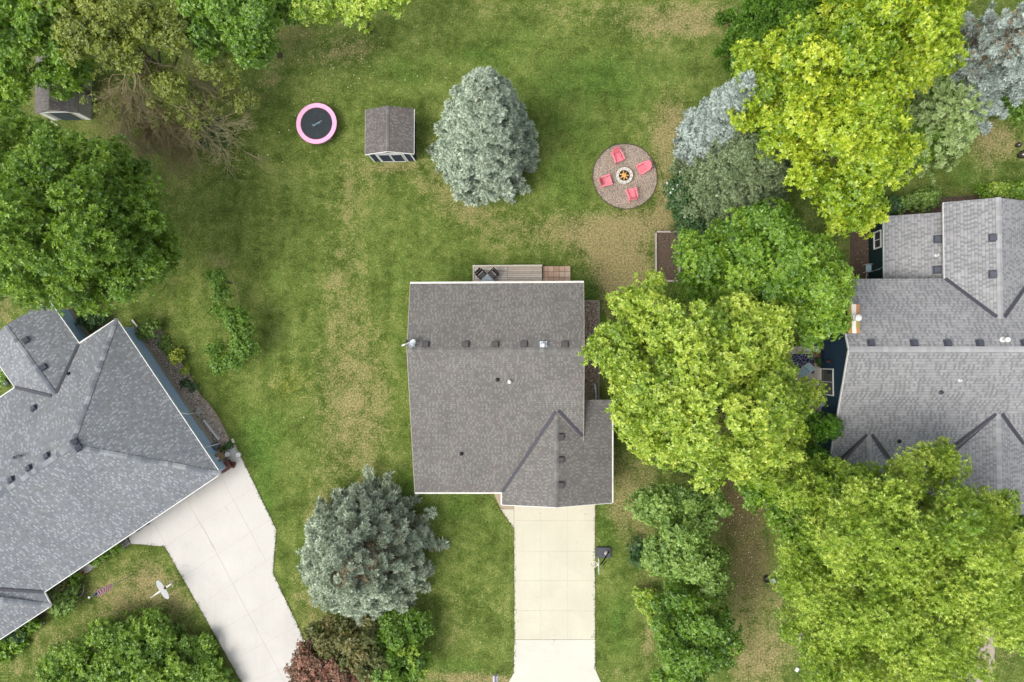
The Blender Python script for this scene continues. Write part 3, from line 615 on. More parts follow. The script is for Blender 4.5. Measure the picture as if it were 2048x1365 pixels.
flat('planting_bed', [(150, 1150), (163, 1165), (168, 1190), (150, 1202), (110, 1215), (80, 1240), (40, 1270), (0, 1310), (-20, 1290), (60, 1210), (110, 1170)], M['soil'], -0.1, 0.03)
flat('planting_bed', [(1700, 425), (1790, 400), (2060, 385), (2060, 430), (1760, 445), (1762, 560), (1700, 560)], M['soil'], -0.1, 0.02)
flat('dirt_strip', [(1745, 480), (1766, 480), (1766, 570), (1738, 570)], M['soil'], -0.1, 0.026)

# paver patio behind the house
t_ = thing('paver_patio', 'small patio of pink square pavers beside the wooden deck', 'patio', at(1112, 550, 0)); del t_['category']; del t_['label']; bpy.data.objects.remove(t_)
mb = MB(); a = at(1085, 533, 0); b = at(1141, 566, 0); nx_, ny_ = 5, 4; sx_ = (b.x-a.x)/nx_; sy_ = (a.y-b.y)/3
for i in range(nx_):
    for j in range(ny_): mb.box((a.x+(i+.5)*sx_, a.y-(j+.5)*sy_, 0.02), (sx_-.03, sy_-.03, 0.1), 0, random.random())
m, t = newmat('pink_square_paver'); att = N(t, 'ShaderNodeAttribute', attribute_name='tint').outputs['Fac']; nn = noise(t, 5, N(t, 'ShaderNodeTexCoord').outputs['Object'], 4, .7)
finish(t, mixc(t, 0.5, ramp(t, [(0, (0.44, 0.28, 0.2)), (0.5, (0.52, 0.36, 0.27)), (1, (0.6, 0.46, 0.36))], att), ramp(t, [(0.3, (0.4, 0.4, 0.4)), (0.7, (0.6, 0.6, 0.6))], nn), 'OVERLAY'), 0.9)
struct('paver_patio', mb, m, 'pink square pavers beside the wooden deck')

# ------------------------------------------------------------ house builder pieces
def roofmesh(parent, slopes, mat, th=0.2, name='roof'):
    mb = MB()
    for s in slopes: mb.slab(s, th)
    o = obj(name, mb, mat, parent, uv=True); return o
def fixn(top):                                           # counter-clockwise from above
    v = [Vector(p) for p in top]; n = Vector((0, 0, 0))
    for i in range(len(v)):
        a, b = v[i], v[(i+1) % len(v)]; n.z += (a.x-b.x)*(a.y+b.y)
    return v if n.z > 0 else v[::-1]
def ridgecap(parent, a, b, mat, w=0.34, step=0.3):
    a = Vector(a); b = Vector(b); L = (b-a).length; n = int(L/step); d = (b-a)/n; mb = MB(); side = d.cross(Vector((0, 0, 1))).normalized()*w/2
    for i in range(n):
        t = random.random()**1.3; p = a+d*i; q = a+d*(i+1.08); up0 = Vector((0, 0, .022)); up1 = Vector((0, 0, .04)); dn = Vector((0, 0, -.052))
        vs = [p+side+dn+up0, p+up0, p-side+dn+up0, q+side+dn+up1, q+up1, q-side+dn+up1]
        mb.add(vs, [(0, 3, 4, 1), (1, 4, 5, 2), (3, 0, 2, 5)], t)
    return obj('ridge_cap', mb, mat, parent, fix=False)
def valley(parent, a, b, w=0.24):
    return obj('valley_flashing', MB().beam(a, b, w, 0.02, up=0.06), M['valley'], parent)
def gutter(parent, a, b, mat=None, w=0.13, h=0.12, dz=-0.06):
    a = Vector(a)+Vector((0, 0, dz)); b = Vector(b)+Vector((0, 0, dz)); return obj('gutter', MB().beam(a, b, w, h), mat or M['gutter'], parent)
def fascia(parent, a, b, w=0.04, h=0.2, mat=None):
    a = Vector(a)+Vector((0, 0, -.1)); b = Vector(b)+Vector((0, 0, -.1)); return obj('fascia', MB().beam(a, b, w, h), mat or M['white'], parent)
def boxvent(parent, p, pl, mat, s=0.42, name='roof_vent', ang=0.0, hood=0.2):
    n = pl[1]; up = Vector((0, 0, 1)); e = up-n*up.dot(n); e = e.normalized(); u = e.cross(n).normalized()
    if ang: R = Matrix.Rotation(ang, 3, n); e = R @ e; u = R @ u
    p = Vector(p); mb = MB()
    def blk(c0, su, sv, h0, h1, k=0.85):
        vs = [c0+u*(x*su/2*(k if z else 1))+e*(y*sv/2*(k if z else 1))+n*(h1 if z else h0) for z in (0, 1) for x, y in ((-1, -1), (1, -1), (1, 1), (-1, 1))]
        mb.add(vs, [(3, 2, 1, 0), (4, 5, 6, 7)]+[(i, (i+1) % 4, 4+(i+1) % 4, 4+i) for i in range(4)])
    blk(p, s*1.35, s*1.35, 0.0, 0.02, 1.0); blk(p, s*0.8, s*0.75, 0.02, hood*.5, 1.0); blk(p, s, s*1.02, hood*.5, hood, 0.9)
    return obj(name, mb, mat, parent)
def pipe(parent, p, mat, r=0.06, h=0.3, collar=0.15, name='vent_pipe', cmat=None):
    p = Vector(p); mb = MB().lathe(p, [(collar, -.08), (collar, .06), (collar*.7, .09), (r, .12), (r, h), (r*.7, h), (r*.7, h-.05)], 14)
    return obj(name, mb, mat, parent)
def windowpart(parent, c, ux, w, h, nrm, bars=1, frame=None):
    """window on a wall: c centre, ux unit along wall, nrm outward"""
    c = Vector(c); ux = Vector(ux).normalized(); nrm = Vector(nrm).normalized(); z = Vector((0, 0, 1))
    def bx(mb, cc, a, b, d):
        vs = [cc+ux*(i*a/2)+nrm*(j*d/2)+z*(k*b/2) for i in (-1, 1) for j in (-1, 1) for k in (-1, 1)]
        mb.add(vs, [(0, 1, 3, 2), (4, 6, 7, 5), (0, 4, 5, 1), (2, 3, 7, 6), (0, 2, 6, 4), (1, 5, 7, 3)])
    f = MB(); fw = 0.09
    bx(f, c+z*(h/2)+nrm*.03, w+fw, fw, .08); bx(f, c-z*(h/2)+nrm*.03, w+fw, fw, .1)
    for s in (-1, 1): bx(f, c+ux*(s*w/2)+nrm*.03, fw, h-fw, .08)
    for k in range(bars): bx(f, c+ux*(w*((k+1)/(bars+1)-.5))+nrm*.03, .05, h-fw, .06)
    fo = obj('window', f, frame or M['white'], parent)
    g = MB(); bx(g, c+nrm*.012, w-.02, h-.02, .02); obj('pane', g, M['glass'], fo)
    return fo

# ------------------------------------------------------------ the middle house
hm = thing('house', 'middle house under a brown-grey shingle roof with a garage gable above the cream driveway', 'house', at(990, 790, 0))
ZR, ZN, ZS = 5.6, 4.25, 2.6
r0, r1 = at(814, 700, ZR), at(1168, 700, ZR); n0, n1 = at(821, 568, ZN), at(1167, 566, ZN); s0, s1 = at(830, 985, ZS), at(1166, 985, ZS)
r1.y = r0.y
gz = 4.3; ga = at(1113, 822, gz); gb = at(1113, 1015, gz); gw0, gw1 = at(1004, 985, 2.6), at(1004, 1010, 2.6); ge0, ge1 = at(1224, 800, 3.1), at(1224, 1006, 3.1)
plS = plane(r0, r1, s0); plN = plane(r0, r1, n0); plE = plane(ga, gb, ge1); plW = plane(ga, gb, gw0)
gn = atp(1146, 800, plE)
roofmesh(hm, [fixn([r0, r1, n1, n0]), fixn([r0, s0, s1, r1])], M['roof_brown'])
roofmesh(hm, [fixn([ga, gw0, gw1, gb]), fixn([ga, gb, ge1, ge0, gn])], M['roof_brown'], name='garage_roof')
ridgecap(hm, r0+Vector((.05, 0, 0)), r1-Vector((.05, 0, 0)), M['cap_brown'])
ridgecap(hm, atp(1113, 830, plE)+Vector((0, 0, 0)), gb+Vector((0, .03, 0)), M['cap_brown'])
valley(hm, atp(1110.5, 824, plS), atp(1005, 984, plS), .2); valley(hm, atp(1116, 821, plS), atp(1164, 873, plS), .2)
gutter(hm, n0+Vector((-.02, .06, 0)), n1+Vector((.03, .06, 0)), None, .15); gutter(hm, s0+Vector((0, -.05, 0)), gw0+Vector((0, -.05, 0)), None, .13)
gutter(hm, gw0+Vector((-.05, -.1, 0)), gw1+Vector((-.05, 0, 0)), None, .1); gutter(hm, ge0+Vector((.05, 0, 0)), ge1+Vector((.05, 0, 0)), None, .1)
for a, b in ((gw1, gb), (gb, ge1)): fascia(hm, a+Vector((0, -.02, 0)), b+Vector((0, -.02, 0)), .04, .18)
for a, b in ((n0, r0), (r0, s0)): fascia(hm, a+Vector((-.02, 0, 0)), b+Vector((-.02, 0, 0)), .03, .18, M['wall_tan'])
for a, b in ((n1, r1), (r1, s1)): fascia(hm, a+Vector((.02, 0, 0)), b+Vector((.02, 0, 0)), .03, .18, M['wall_tan'])
for x in (852, 932, 991, 1048.5, 1130): boxvent(hm, atp(x, 690, plN), plN, M['vent'], .40)
for y in (874, 920, 970): boxvent(hm, atp(1121, y, plE), plE, M['vent'], .40)
p = atp(1087, 690, plN); mb = MB().box(p+Vector((0, .03, .02)), (.5, .42, .05)); mb.lathe(p, [(.12, 0), (.12, .2), (.2, .2), (.2, .26), (.12, .34), (.02, .36)], 18); obj('round_vent', mb, M['metal'], hm)
pipe(hm, atp(995, 760, plS), M['black'], .06, .28, .14); pipe(hm, atp(923, 908, plS), M['black'], .06, .28, .14)
p = atp(1019, 764, plS); mb = MB().lathe(p, [(.13, -.06), (.13, .1), (.08, .12), (.08, .3), (.1, .3), (.1, .34), (.03, .36)], 14); obj('vent_pipe', mb, M['white'], hm)
# satellite dish and arm on the west rake
dsh = MB(); c = at(827, 689.5, ZR+.35)
prof = [(0.0, 0), (.12, .02), (.24, .07), (.33, .14)]
R = Vector((-.55, .45, .7)).to_track_quat('Z', 'Y')
tm = MB().lathe((0, 0, 0), prof+[(.33, .155), (.24, .085), (.12, .035), (.001, .015)], 20)
dsh.add([c+R @ Vector(v) for v in tm.v], tm.f); do_ = obj('satellite_dish', dsh, M['metal'], hm)
mb = MB().tube([at(830, 694, ZR-.1), at(827, 690, ZR+.35)], .03); mb.tube([at(827, 692, ZR+.3), at(818, 685, ZR+.35), at(812, 688, ZR+.5)], .02); mb.box(at(807, 690.5, ZR+.5), (.24, .1, .09), .4); mb.tube([at(818, 686, ZR+.35), at(807, 690.5, ZR+.5)], .03); obj('dish_arm', mb, M['white'], do_)
mb = MB().box(at(814, 683, ZR+.2), (.14, .2, .12), .3); obj('antenna_mount', mb, M['black'], hm)
# walls
ww, we = s0.x+.45, n1.x-.45; wn, ws = n0.y-.45, s0.y+.5
def zat(pl, x, y): p0, n = pl; return p0.z-((x-p0.x)*n.x+(y-p0.y)*n.y)/n.z
yr = r0.y; ty = lambda pl, x, y: zat(pl, x, y)-.22
poly = [(ww, wn), (ww, yr), (ww, ws), (we, ws), (we, yr), (we, wn)]
obj('wall', MB().prism(poly, -.1, [ty(plN, ww, wn), ty(plN, ww, yr), ty(plS, ww, ws), ty(plS, we, ws), ty(plN, we, yr), ty(plN, we, wn)]), M['wall_tan'], hm)
gx0, gx1, gy0 = gw1.x+.4, ge1.x-.4, gb.y+.5
poly = [(gx0, ws-.004), (gx0, gy0), (ga.x, gy0), (gx1, gy0), (gx1, ge0.y-.4), (we+.004, ge0.y-.4), (we+.004, ws-.004)]
obj('garage_wall', MB().prism(poly, -.1, [2.5, ty(plW, gx0, gy0), ty(plE, ga.x, gy0), ty(plE, gx1, gy0), ty(plE, gx1, ge0.y-.4), ty(plE, we, ge0.y-.4), ty(plE, we, ws)]), M['wall_tan'], hm)
gd = MB()
for k in range(4): gd.box(((at(1109, 1010, 0)).x, gy0-.03, .28+k*.55), (4.9, .06, .53))
obj('garage_door', gd, M['door'], hm)
mb = MB().box((at(990, 985, 0).x, ws-.03, 1.05), (.95, .06, 2.1)); dd = obj('door', mb, M['wood_red'], hm); obj('handle', MB().lathe((at(990, 985, 0).x+.38, ws-.1, 1.0), [(.03, 0), (.04, .03), (.03, .06)], 10), M['metal'], dd)
for x in (860, 925): windowpart(hm, (at(x, 985, 0).x, ws, 1.4), (1, 0, 0), 1.6, 1.2, (0, -1, 0))
for x in (860, 920, 1120): windowpart(hm, (at(x, 568, 0).x, wn, 2.4), (1, 0, 0), 1.4, 1.2, (0, 1, 0))
windowpart(hm, (at(1010, 568, 0).x, wn, 1.65), (1, 0, 0), 1.9, 2.1, (0, 1, 0))
for y in (640, 800): windowpart(hm, (ww, at(900, y, 0).y, 1.9), (0, 1, 0), 1.1, 1.1, (-1, 0, 0)); windowpart(hm, (we, at(900, y-20, 0).y, 1.9), (0, 1, 0), 1.1, 1.1, (1, 0, 0))
t_ = tag(obj('downspout_pipe', MB().beam(at(1190, 770, .1), at(1192.5, 800, .1), .12, .1), M['metal'], None, tuple(at(1191, 785, 0))), 'grey drain pipe lying between the gravel strip and the garage roof corner', 'drain pipe')

# deck with table and chairs
dk = thing('deck', 'weathered wooden deck behind the middle house', 'deck', at(1014, 549, 0)); zd = .45
a = at(946, 533, zd); b = at(1084, 533, zd); yb = wn+.002; mb = MB(); rows = int((a.y-yb)/.145); w = (a.y-yb)/rows; m0 = at(1014.5, 533, zd).x
mdk, t = newmat('deck_boards'); att = N(t, 'ShaderNodeAttribute', attribute_name='tint').outputs['Fac']; nn = noise(t, 3, N(t, 'ShaderNodeTexCoord').outputs['Object'], 4, .7)
finish(t, mixc(t, .5, ramp(t, [(0, (0.45, 0.37, 0.30)), (.5, (0.58, 0.51, 0.435)), (1, (0.68, 0.61, 0.54))], att), ramp(t, [(0.3, (.4, .4, .4)), (.7, (.6, .6, .6))], nn), 'OVERLAY'), .85)
for i in range(rows):
    y = a.y-(i+.5)*w
    for x0, x1 in ((a.x+.1, m0), (m0, b.x)): mb.box(((x0+x1)/2, y, zd-.02), (x1-x0-.02, w-.02, .04), 0, random.random())
obj('boards', mb, mdk, dk)
mb = MB().box(((a.x+b.x)/2, a.y+.04, zd-.01), (b.x-a.x+.06, .09, .06)); mb.box((a.x+.03, (a.y+yb)/2, zd-.012), (.09, a.y-yb, .055)); obj('rim_board', mb, solid('pale_rim_board', (0.6, 0.58, 0.47), .8), dk)
mb = MB()
mb.box(((a.x+b.x)/2, a.y, zd/2-.04), (b.x-a.x, .06, zd-.08)); mb.box((a.x+.04, (a.y+yb)/2, zd/2-.04), (.06, a.y-yb-.1, zd-.08)); mb.box((b.x-.04, (a.y+yb)/2, zd/2-.04), (.06, a.y-yb-.1, zd-.08)); obj('skirt', mb, M['timber'], dk)
tc = at(974.5, 573, zd+.72); ta = thing('patio_table', 'square frosted glass patio table turned corner out on the wooden deck', 'table', (tc.x, tc.y, zd), None, 0)
s_ = 1.3; obj('tabletop', MB().box(tc, (s_, s_, .04), PI/4), M['table_glass'], ta)
for q in range(4):
    e = Vector((math.cos(q*PI/2), math.sin(q*PI/2), 0))*.82; obj('leg', MB().tube([(tc.x+e.x, tc.y+e.y, zd), (tc.x+e.x*.95, tc.y+e.y*.95, tc.z-.02)], .03, 8), M['wicker'], ta)
def patio_chair(loc, rz, label, group):                  # faces local -Y
    c = thing('patio_chair', label, 'chair', (0, 0, 0), group)
    obj('seat', MB().box((0, 0, .42), (.58, .52, .07)), M['wicker'], c)
    mb = MB().box((0, -.12, .475), (.5, .30, .04)); obj('cushion', mb, solid('grey_cushion', (0.12, 0.11, 0.115), .9), c)
    mb = MB()
    for k in range(4): mb.box((-.2+k*.135, .30, .72), (.12, .05, .56))
    mb.box((0, .32, 1.0), (.6, .06, .06)); obj('backrest', mb, M['wicker'], c)
    for s in (-1, 1): obj('armrest', MB().box((s*.31, 0, .66), (.06, .56, .04)).box((s*.31, -.25, .54), (.045, .045, .22)), M['wicker'], c)
    obj('seat_rail', MB().box((0, .06, .49), (.5, .035, .03)), M['white'], c)
    for sx in (-1, 1):
        for sy in (-1, 1): obj('leg', MB().box((sx*.27, sy*.23, .2), (.05, .05, .4)), M['wicker'], c)
    c.location = loc; c.rotation_euler = (0, 0, rz); return c
pc_ = patio_chair(tuple(at(963, 550, zd)), PI/4, 'dark wicker chair on the deck, left of the glass table corner', 'dark chairs at the deck table')
p = at(988, 549.5, zd); dup(pc_, (p.x, p.y, zd), -PI/4, 'dark wicker chair on the deck, right of the glass table corner', 'dark chairs at the deck table')

# ------------------------------------------------------------ left house
hl = thing('house', 'left house with blue walls and a light blotched grey hip roof, set at an angle', 'house', at(150, 900, 0))
zp, ze = 5.8, 2.7
Pk = at(142, 893, zp); Re = at(-110, 1062, zp); A_ = at(441, 948, ze); B_ = at(233, 638, ze); Se = at(-173, 1360, ze); Ne = at(-205, 935, ze)
plEa = plane(A_, B_, Pk); plSo = plane(A_, Se, Pk); plNo = plane(B_, Ne, Pk)
Re = atp(-110, 1062, plane(Pk, Pk+Vector((1, 0, 0)), Pk+Vector((0, 1, 0))))
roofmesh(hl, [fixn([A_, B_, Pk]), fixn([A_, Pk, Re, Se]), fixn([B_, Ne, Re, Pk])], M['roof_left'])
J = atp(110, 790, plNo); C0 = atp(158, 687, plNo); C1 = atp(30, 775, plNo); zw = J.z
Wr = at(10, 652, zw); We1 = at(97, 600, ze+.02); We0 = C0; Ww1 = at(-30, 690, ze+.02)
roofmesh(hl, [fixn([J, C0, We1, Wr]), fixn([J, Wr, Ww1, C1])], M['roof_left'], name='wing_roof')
ridgecap(hl, Wr, J, M['cap_left']); ridgecap(hl, Pk, B_, M['cap_left'], .36); ridgecap(hl, Pk, A_, M['cap_left'], .36); ridgecap(hl, Pk, Re, M['cap_left'], .36)
valley(hl, atp(113, 787, plNo), atp(157.5, 690, plNo), .22); valley(hl, atp(104, 793, plNo), atp(31, 775, plNo), .22)
for a, b in ((A_, B_), (B_, C0), (C0, We1), (C1, Ww1), (C1, Ne), (A_, at(88, 1185, ze))): gutter(hl, a, b, M['white'], .1)
# porch wing at the lower left
k0 = at(88, 1185, ze); k1 = at(102, 1212, ze); v1 = atp(-60, 1174, plSo); h1 = at(-60, 1192, v1.z+.35); k2 = at(-130, 1364, ze)
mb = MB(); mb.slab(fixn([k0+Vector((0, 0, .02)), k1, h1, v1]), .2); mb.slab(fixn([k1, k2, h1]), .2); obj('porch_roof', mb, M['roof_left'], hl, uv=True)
valley(hl, atp(86, 1184, plSo)+Vector((0, 0, .05)), v1+Vector((0, 0, .05)), .2); ridgecap(hl, k1, h1, M['cap_left'], .34)
gutter(hl, k0, k1, M['white'], .1); gutter(hl, k1, k2, M['white'], .1)
for (x, y, pl, an) in ((53, 681, plane(J, C0, Wr), 0), (88, 735, plane(J, C0, Wr), 0), (69, 817, plNo, 0), (150, 884, plEa, 0), (158, 896, plEa, 0), (95, 912, plNo, 0), (59, 937, plNo, 0), (24, 960, plNo, 0)):
    boxvent(hl, atp(x, y, pl), pl, M['vent_grey'], .38, ang=an)
p = atp(138, 748, plNo); pipe(hl, p, M['black'], .06, .25, .13)
mb = MB().tube([atp(32, 915, plNo)+Vector((0, 0, .15)), atp(48, 911, plNo)+Vector((0, 0, .25))], .07, 10); mb.lathe(atp(32, 915, plNo), [(.1, 0), (.1, .28), (.02, .3)], 12); obj('flue_pipe', mb, M['vent_grey'], hl)
def inset(p, q, r, d):                                   # corner q between neighbours p and r moved inwards
    e1 = Vector((q.x-p.x, q.y-p.y)).normalized(); e2 = Vector((r.x-q.x, r.y-q.y)).normalized(); n1 = Vector((-e1.y, e1.x)); n2 = Vector((-e2.y, e2.x))
    k = (n1+n2); k = k/ (k.length_squared/2); return Vector((q.x+k.x*d, q.y+k.y*d))
def wallpoly(pts, d=.42):
    a = sum(pts[i].x*pts[(i+1) % len(pts)].y-pts[(i+1) % len(pts)].x*pts[i].y for i in range(len(pts)))
    if a < 0: pts = pts[::-1]
    return [inset(pts[i-1], pts[i], pts[(i+1) % len(pts)], d) for i in range(len(pts))]
hw = wallpoly([A_, B_, C0, We1, Ww1, C1, Ne, Re, Se])
obj('wall', MB().prism(hw, .45, ze-.05), M['wall_blue'], hl); obj('foundation', MB().prism(wallpoly([A_, B_, C0, We1, Ww1, C1, Ne, Re, Se], .36), -.1, .47), M['found'], hl)
# east wall frame
eA = Vector((hw[0].x, hw[0].y, 0)); 
wa = inset(Se, A_, B_, .42) if (A_-Se).cross(B_-A_).z > 0 else inset(B_, A_, Se, .42); wb = inset(A_, B_, C0, .42) if (B_-A_).cross(C0-B_).z > 0 else inset(C0, B_, A_, .42)
wd = (wb-wa).normalized(); wn_ = Vector((wd.y, -wd.x))
if wn_.x < 0: wn_ = -wn_
sd_ = (Vector((Se.x, Se.y))-Vector((A_.x, A_.y))).normalized(); sn_ = Vector((sd_.y, -sd_.x)); 
if sn_.y > 0: sn_ = -sn_
q = wa+sd_*3.4; g = MB()
for k in range(4):
    c = Vector((q.x+sn_.x*.03, q.y+sn_.y*.03, .28+k*.55)); g.box(c, (4.8, .06, .53), math.atan2(sd_.y, sd_.x))
obj('garage_door', g, M['door'], hl)
q = wa+sd_*8.2; g = MB().box((q.x+sn_.x*.03, q.y+sn_.y*.03, 1.05), (.95, .06, 2.1), math.atan2(sd_.y, sd_.x)); obj('door', g, M['wood_red'], hl)
for k in (9.6, 12.5): q = wa+sd_*k; windowpart(hl, (q.x, q.y, 1.5), (sd_.x, sd_.y, 0), 1.3, 1.1, (sn_.x, sn_.y, 0))
for (x, y, x2, y2) in ((362, 826, 381, 828), (408, 895, 419, 893)):
    a = at(x, y, ze-.15); b = at(x2, y2, 1.8); mb = MB().tube([a, (b.x, b.y, 2.2), (b.x, b.y, .1)], .045, 8); obj('downspout', mb, M['white'], hl)
lw = at(386, 838, .5); mb = MB().beam(at(381, 830, .55), at(402, 864, .55), .18, .1); obj('wall_ledge', mb, M['found'], hl)

# ------------------------------------------------------------ right house
hr = thing('house', 'right house with navy walls and a pale grey roof of several gables behind the trees', 'house', at(1900, 720, 0))
ZR2, ZN2, ZS2 = 6.7, 4.6, 2.65
q0 = at(1699, 699, ZR2); q1 = at(2300, 699, ZR2); q1.y = q0.y
n0r = at(1672, 558.5, ZN2); n1r = at(2280, 558.5, ZN2); n1r.y = n0r.y; n0r.x = q0.x; s0r = at(1653, 975, ZS2); s0r.x = q0.x; s1r = Vector((q1.x, s0r.y, ZS2)); n1r.x = q1.x
pN = plane(q0, q1, n0r); pS = plane(q0, q1, s0r)
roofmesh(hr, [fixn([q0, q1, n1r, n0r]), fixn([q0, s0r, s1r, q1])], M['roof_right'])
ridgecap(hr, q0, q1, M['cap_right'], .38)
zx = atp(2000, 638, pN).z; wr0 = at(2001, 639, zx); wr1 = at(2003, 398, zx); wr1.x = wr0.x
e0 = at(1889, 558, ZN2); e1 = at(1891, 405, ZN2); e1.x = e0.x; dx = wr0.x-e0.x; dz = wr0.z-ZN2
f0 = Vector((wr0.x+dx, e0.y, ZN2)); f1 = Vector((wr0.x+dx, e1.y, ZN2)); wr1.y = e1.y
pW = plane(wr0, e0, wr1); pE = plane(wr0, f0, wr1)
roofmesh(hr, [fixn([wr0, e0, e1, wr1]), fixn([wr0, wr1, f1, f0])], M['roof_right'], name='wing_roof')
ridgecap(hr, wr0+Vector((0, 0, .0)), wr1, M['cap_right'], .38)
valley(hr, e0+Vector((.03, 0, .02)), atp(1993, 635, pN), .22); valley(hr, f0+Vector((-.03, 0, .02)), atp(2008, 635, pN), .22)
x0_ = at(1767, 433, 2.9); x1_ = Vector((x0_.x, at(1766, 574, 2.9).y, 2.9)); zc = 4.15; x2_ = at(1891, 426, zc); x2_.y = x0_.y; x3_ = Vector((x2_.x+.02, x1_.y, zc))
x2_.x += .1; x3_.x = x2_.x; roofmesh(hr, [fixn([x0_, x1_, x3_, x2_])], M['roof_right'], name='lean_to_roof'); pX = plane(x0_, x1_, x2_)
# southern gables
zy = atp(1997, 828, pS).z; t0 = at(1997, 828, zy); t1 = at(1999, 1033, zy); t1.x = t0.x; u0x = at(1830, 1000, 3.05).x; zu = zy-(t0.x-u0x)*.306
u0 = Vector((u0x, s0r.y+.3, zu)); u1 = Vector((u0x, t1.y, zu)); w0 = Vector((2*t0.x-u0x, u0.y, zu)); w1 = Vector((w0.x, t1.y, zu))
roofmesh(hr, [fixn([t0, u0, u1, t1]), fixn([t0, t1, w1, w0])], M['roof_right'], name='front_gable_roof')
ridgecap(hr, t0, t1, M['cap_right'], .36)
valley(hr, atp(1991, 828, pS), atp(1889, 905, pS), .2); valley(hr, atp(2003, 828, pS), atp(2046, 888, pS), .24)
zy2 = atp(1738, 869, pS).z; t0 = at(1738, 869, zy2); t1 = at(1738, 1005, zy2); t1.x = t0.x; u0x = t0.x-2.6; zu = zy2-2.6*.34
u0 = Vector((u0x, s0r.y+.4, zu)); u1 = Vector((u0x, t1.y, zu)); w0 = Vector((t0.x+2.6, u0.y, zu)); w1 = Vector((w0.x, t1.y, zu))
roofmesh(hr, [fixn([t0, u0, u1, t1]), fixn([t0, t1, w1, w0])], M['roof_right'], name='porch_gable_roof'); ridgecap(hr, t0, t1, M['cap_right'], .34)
valley(hr, atp(1734, 869, pS), atp(1678, 920, pS), .18); valley(hr, atp(1743, 869, pS), atp(1782, 922, pS), .2)
for a, b in ((q0, n0r), (q0, s0r)): fascia(hr, a+Vector((-.03, 0, 0)), b+Vector((-.03, 0, 0)), .05, .18)
gutter(hr, e1, e0, M['white'], .06); gutter(hr, x0_, x1_, solid('pale_green_gutter', (0.4, 0.45, 0.43)), .1)
for x in (1742, 1828, 1895, 1959, 2049): boxvent(hr, atp(x, 687, pN), pN, M['vent_grey'], .38)
for (x, y) in ((1986, 476), (1986, 549)): boxvent(hr, atp(x, y, pW), pW, M['vent_grey'], .42)
for (x, y) in ((1875, 479), (1874, 540)): boxvent(hr, atp(x, y, pX), pX, M['vent_grey'], .42)
p = atp(1872, 511, pX); pipe(hr, p, M['white'], .07, .3, .12)
p = atp(2005, 680, pN); mb = MB().lathe(p, [(.2, -.05), (.2, .05), (.11, .1), (.11, .45), (.16, .45), (.16, .55), (.03, .6)], 16); obj('flue_pipe', mb, M['white'], hr)
p = atp(1919, 761, pS); pipe(hr, p, M['white'], .06, .25, .11); pipe(hr, atp(1881, 785, pS), M['vent_grey'], .07, .3, .15); pipe(hr, atp(1798, 883, pS), M['black'], .07, .2, .14)
# chimney
zc_ = 7.1; ca = at(1694, 609, zc_); cb = at(1719, 667, zc_); cc = (ca+cb)/2; cw, cl = cb.x-ca.x, ca.y-cb.y
ch = obj('chimney', MB().box((cc.x, cc.y, zc_/2-.1), (cw-.1, cl-.1, zc_-.1)), M['wall_navy'], hr)
m, t = newmat('stained_chimney_cover'); sp = N(t, 'ShaderNodeSeparateXYZ'); co = N(t, 'ShaderNodeTexCoord').outputs['Object']; t.links.new(co, sp.inputs[0])
nn = noise(t, 2.2, co, 4, .6); off = cc.x-at(1900, 720, 0).x
xx = math_(t, 'ADD', math_(t, 'SUBTRACT', sp.outputs[0], off+.02), math_(t, 'MULTIPLY', math_(t, 'SUBTRACT', nn, .5), .12))
mid_ = ramp(t, [(.12, (1, 1, 1)), (.16, (0, 0, 0))], math_(t, 'ABSOLUTE', xx))
gr_ = ramp(t, [(.40, (0, 0, 0)), (.55, (1, 1, 1))], math_(t, 'ADD', nn, math_(t, 'MULTIPLY', xx, -.35)))
rc = mixc(t, gr_, (0.44, 0.19, 0.085), (0.29, 0.25, 0.06)); finish(t, mixc(t, mid_, rc, (0.72, 0.68, 0.58)), .6, .3)
obj('chimney_cover', MB().box((cc.x, cc.y, zc_), (cw, cl, .1)), m, ch)
fz = at(1709, 637, zc_+.2); mb = MB().box((fz.x, fz.y, zc_+.2), (.36, .36, .34)); mb.lathe((fz.x+.02, fz.y, zc_+.3), [(.13, 0), (.13, .35), (.2, .35), (.21, .43), (.1, .49), (.02, .49)], 20); obj('flue_cap', mb, M['white'], ch)
# walls
wx = q0.x+.4; ex = q1.x-.4; ny_ = n0r.y-.45; sy = s0r.y+.45
obj('wall', MB().prism([(wx, ny_), (wx, q0.y), (wx, sy), (ex, sy), (ex, q0.y), (ex, ny_)], -.1, [ZN2-.05, ZR2-.25, ZS2-.02, ZS2-.02, ZR2-.25, ZN2-.05]), M['wall_navy'], hr)
nw0, nw1 = e0.x+.35, f0.x-.35; yt = e1.y-.45
obj('wing_wall', MB().prism([(nw0, ny_+.004), (nw1, ny_+.004), (nw1, yt), (wr0.x, yt), (nw0, yt)], -.1, [ZN2-.15, ZN2-.15, ZN2-.15, zx-.3, ZN2-.15]), M['wall_navy'], hr)
obj('lean_to_wall', MB().prism([(x0_.x+.25, ny_+.004), (nw0-.004, ny_+.004), (nw0-.004, x0_.y-.3), (x0_.x+.25, x0_.y-.3)], -.1, [2.7, 3.9, 3.9, 2.7]), solid('dark_green_siding', (0.008, 0.025, 0.028), .8), hr)
t0x = at(1997, 828, zy).x; u0x = at(1830, 1000, 3.05).x
obj('front_wall', MB().prism([(u0x+.4, sy-.004), (u0x+.4, at(1999, 1033, zy).y+.5), (t0x, at(1999, 1033, zy).y+.5), (2*t0x-u0x-.4, at(1999, 1033, zy).y+.5), (2*t0x-u0x-.4, sy-.004)], -.1, [2.75, 2.75, zy-.3, 2.75, 2.75]), M['wall_navy'], hr)
g = MB()
for k in range(4): g.box((t0x-.2, at(1999, 1033, zy).y+.47, .28+k*.55), (4.9, .06, .53))
obj('garage_door', g, M['door'], hr)
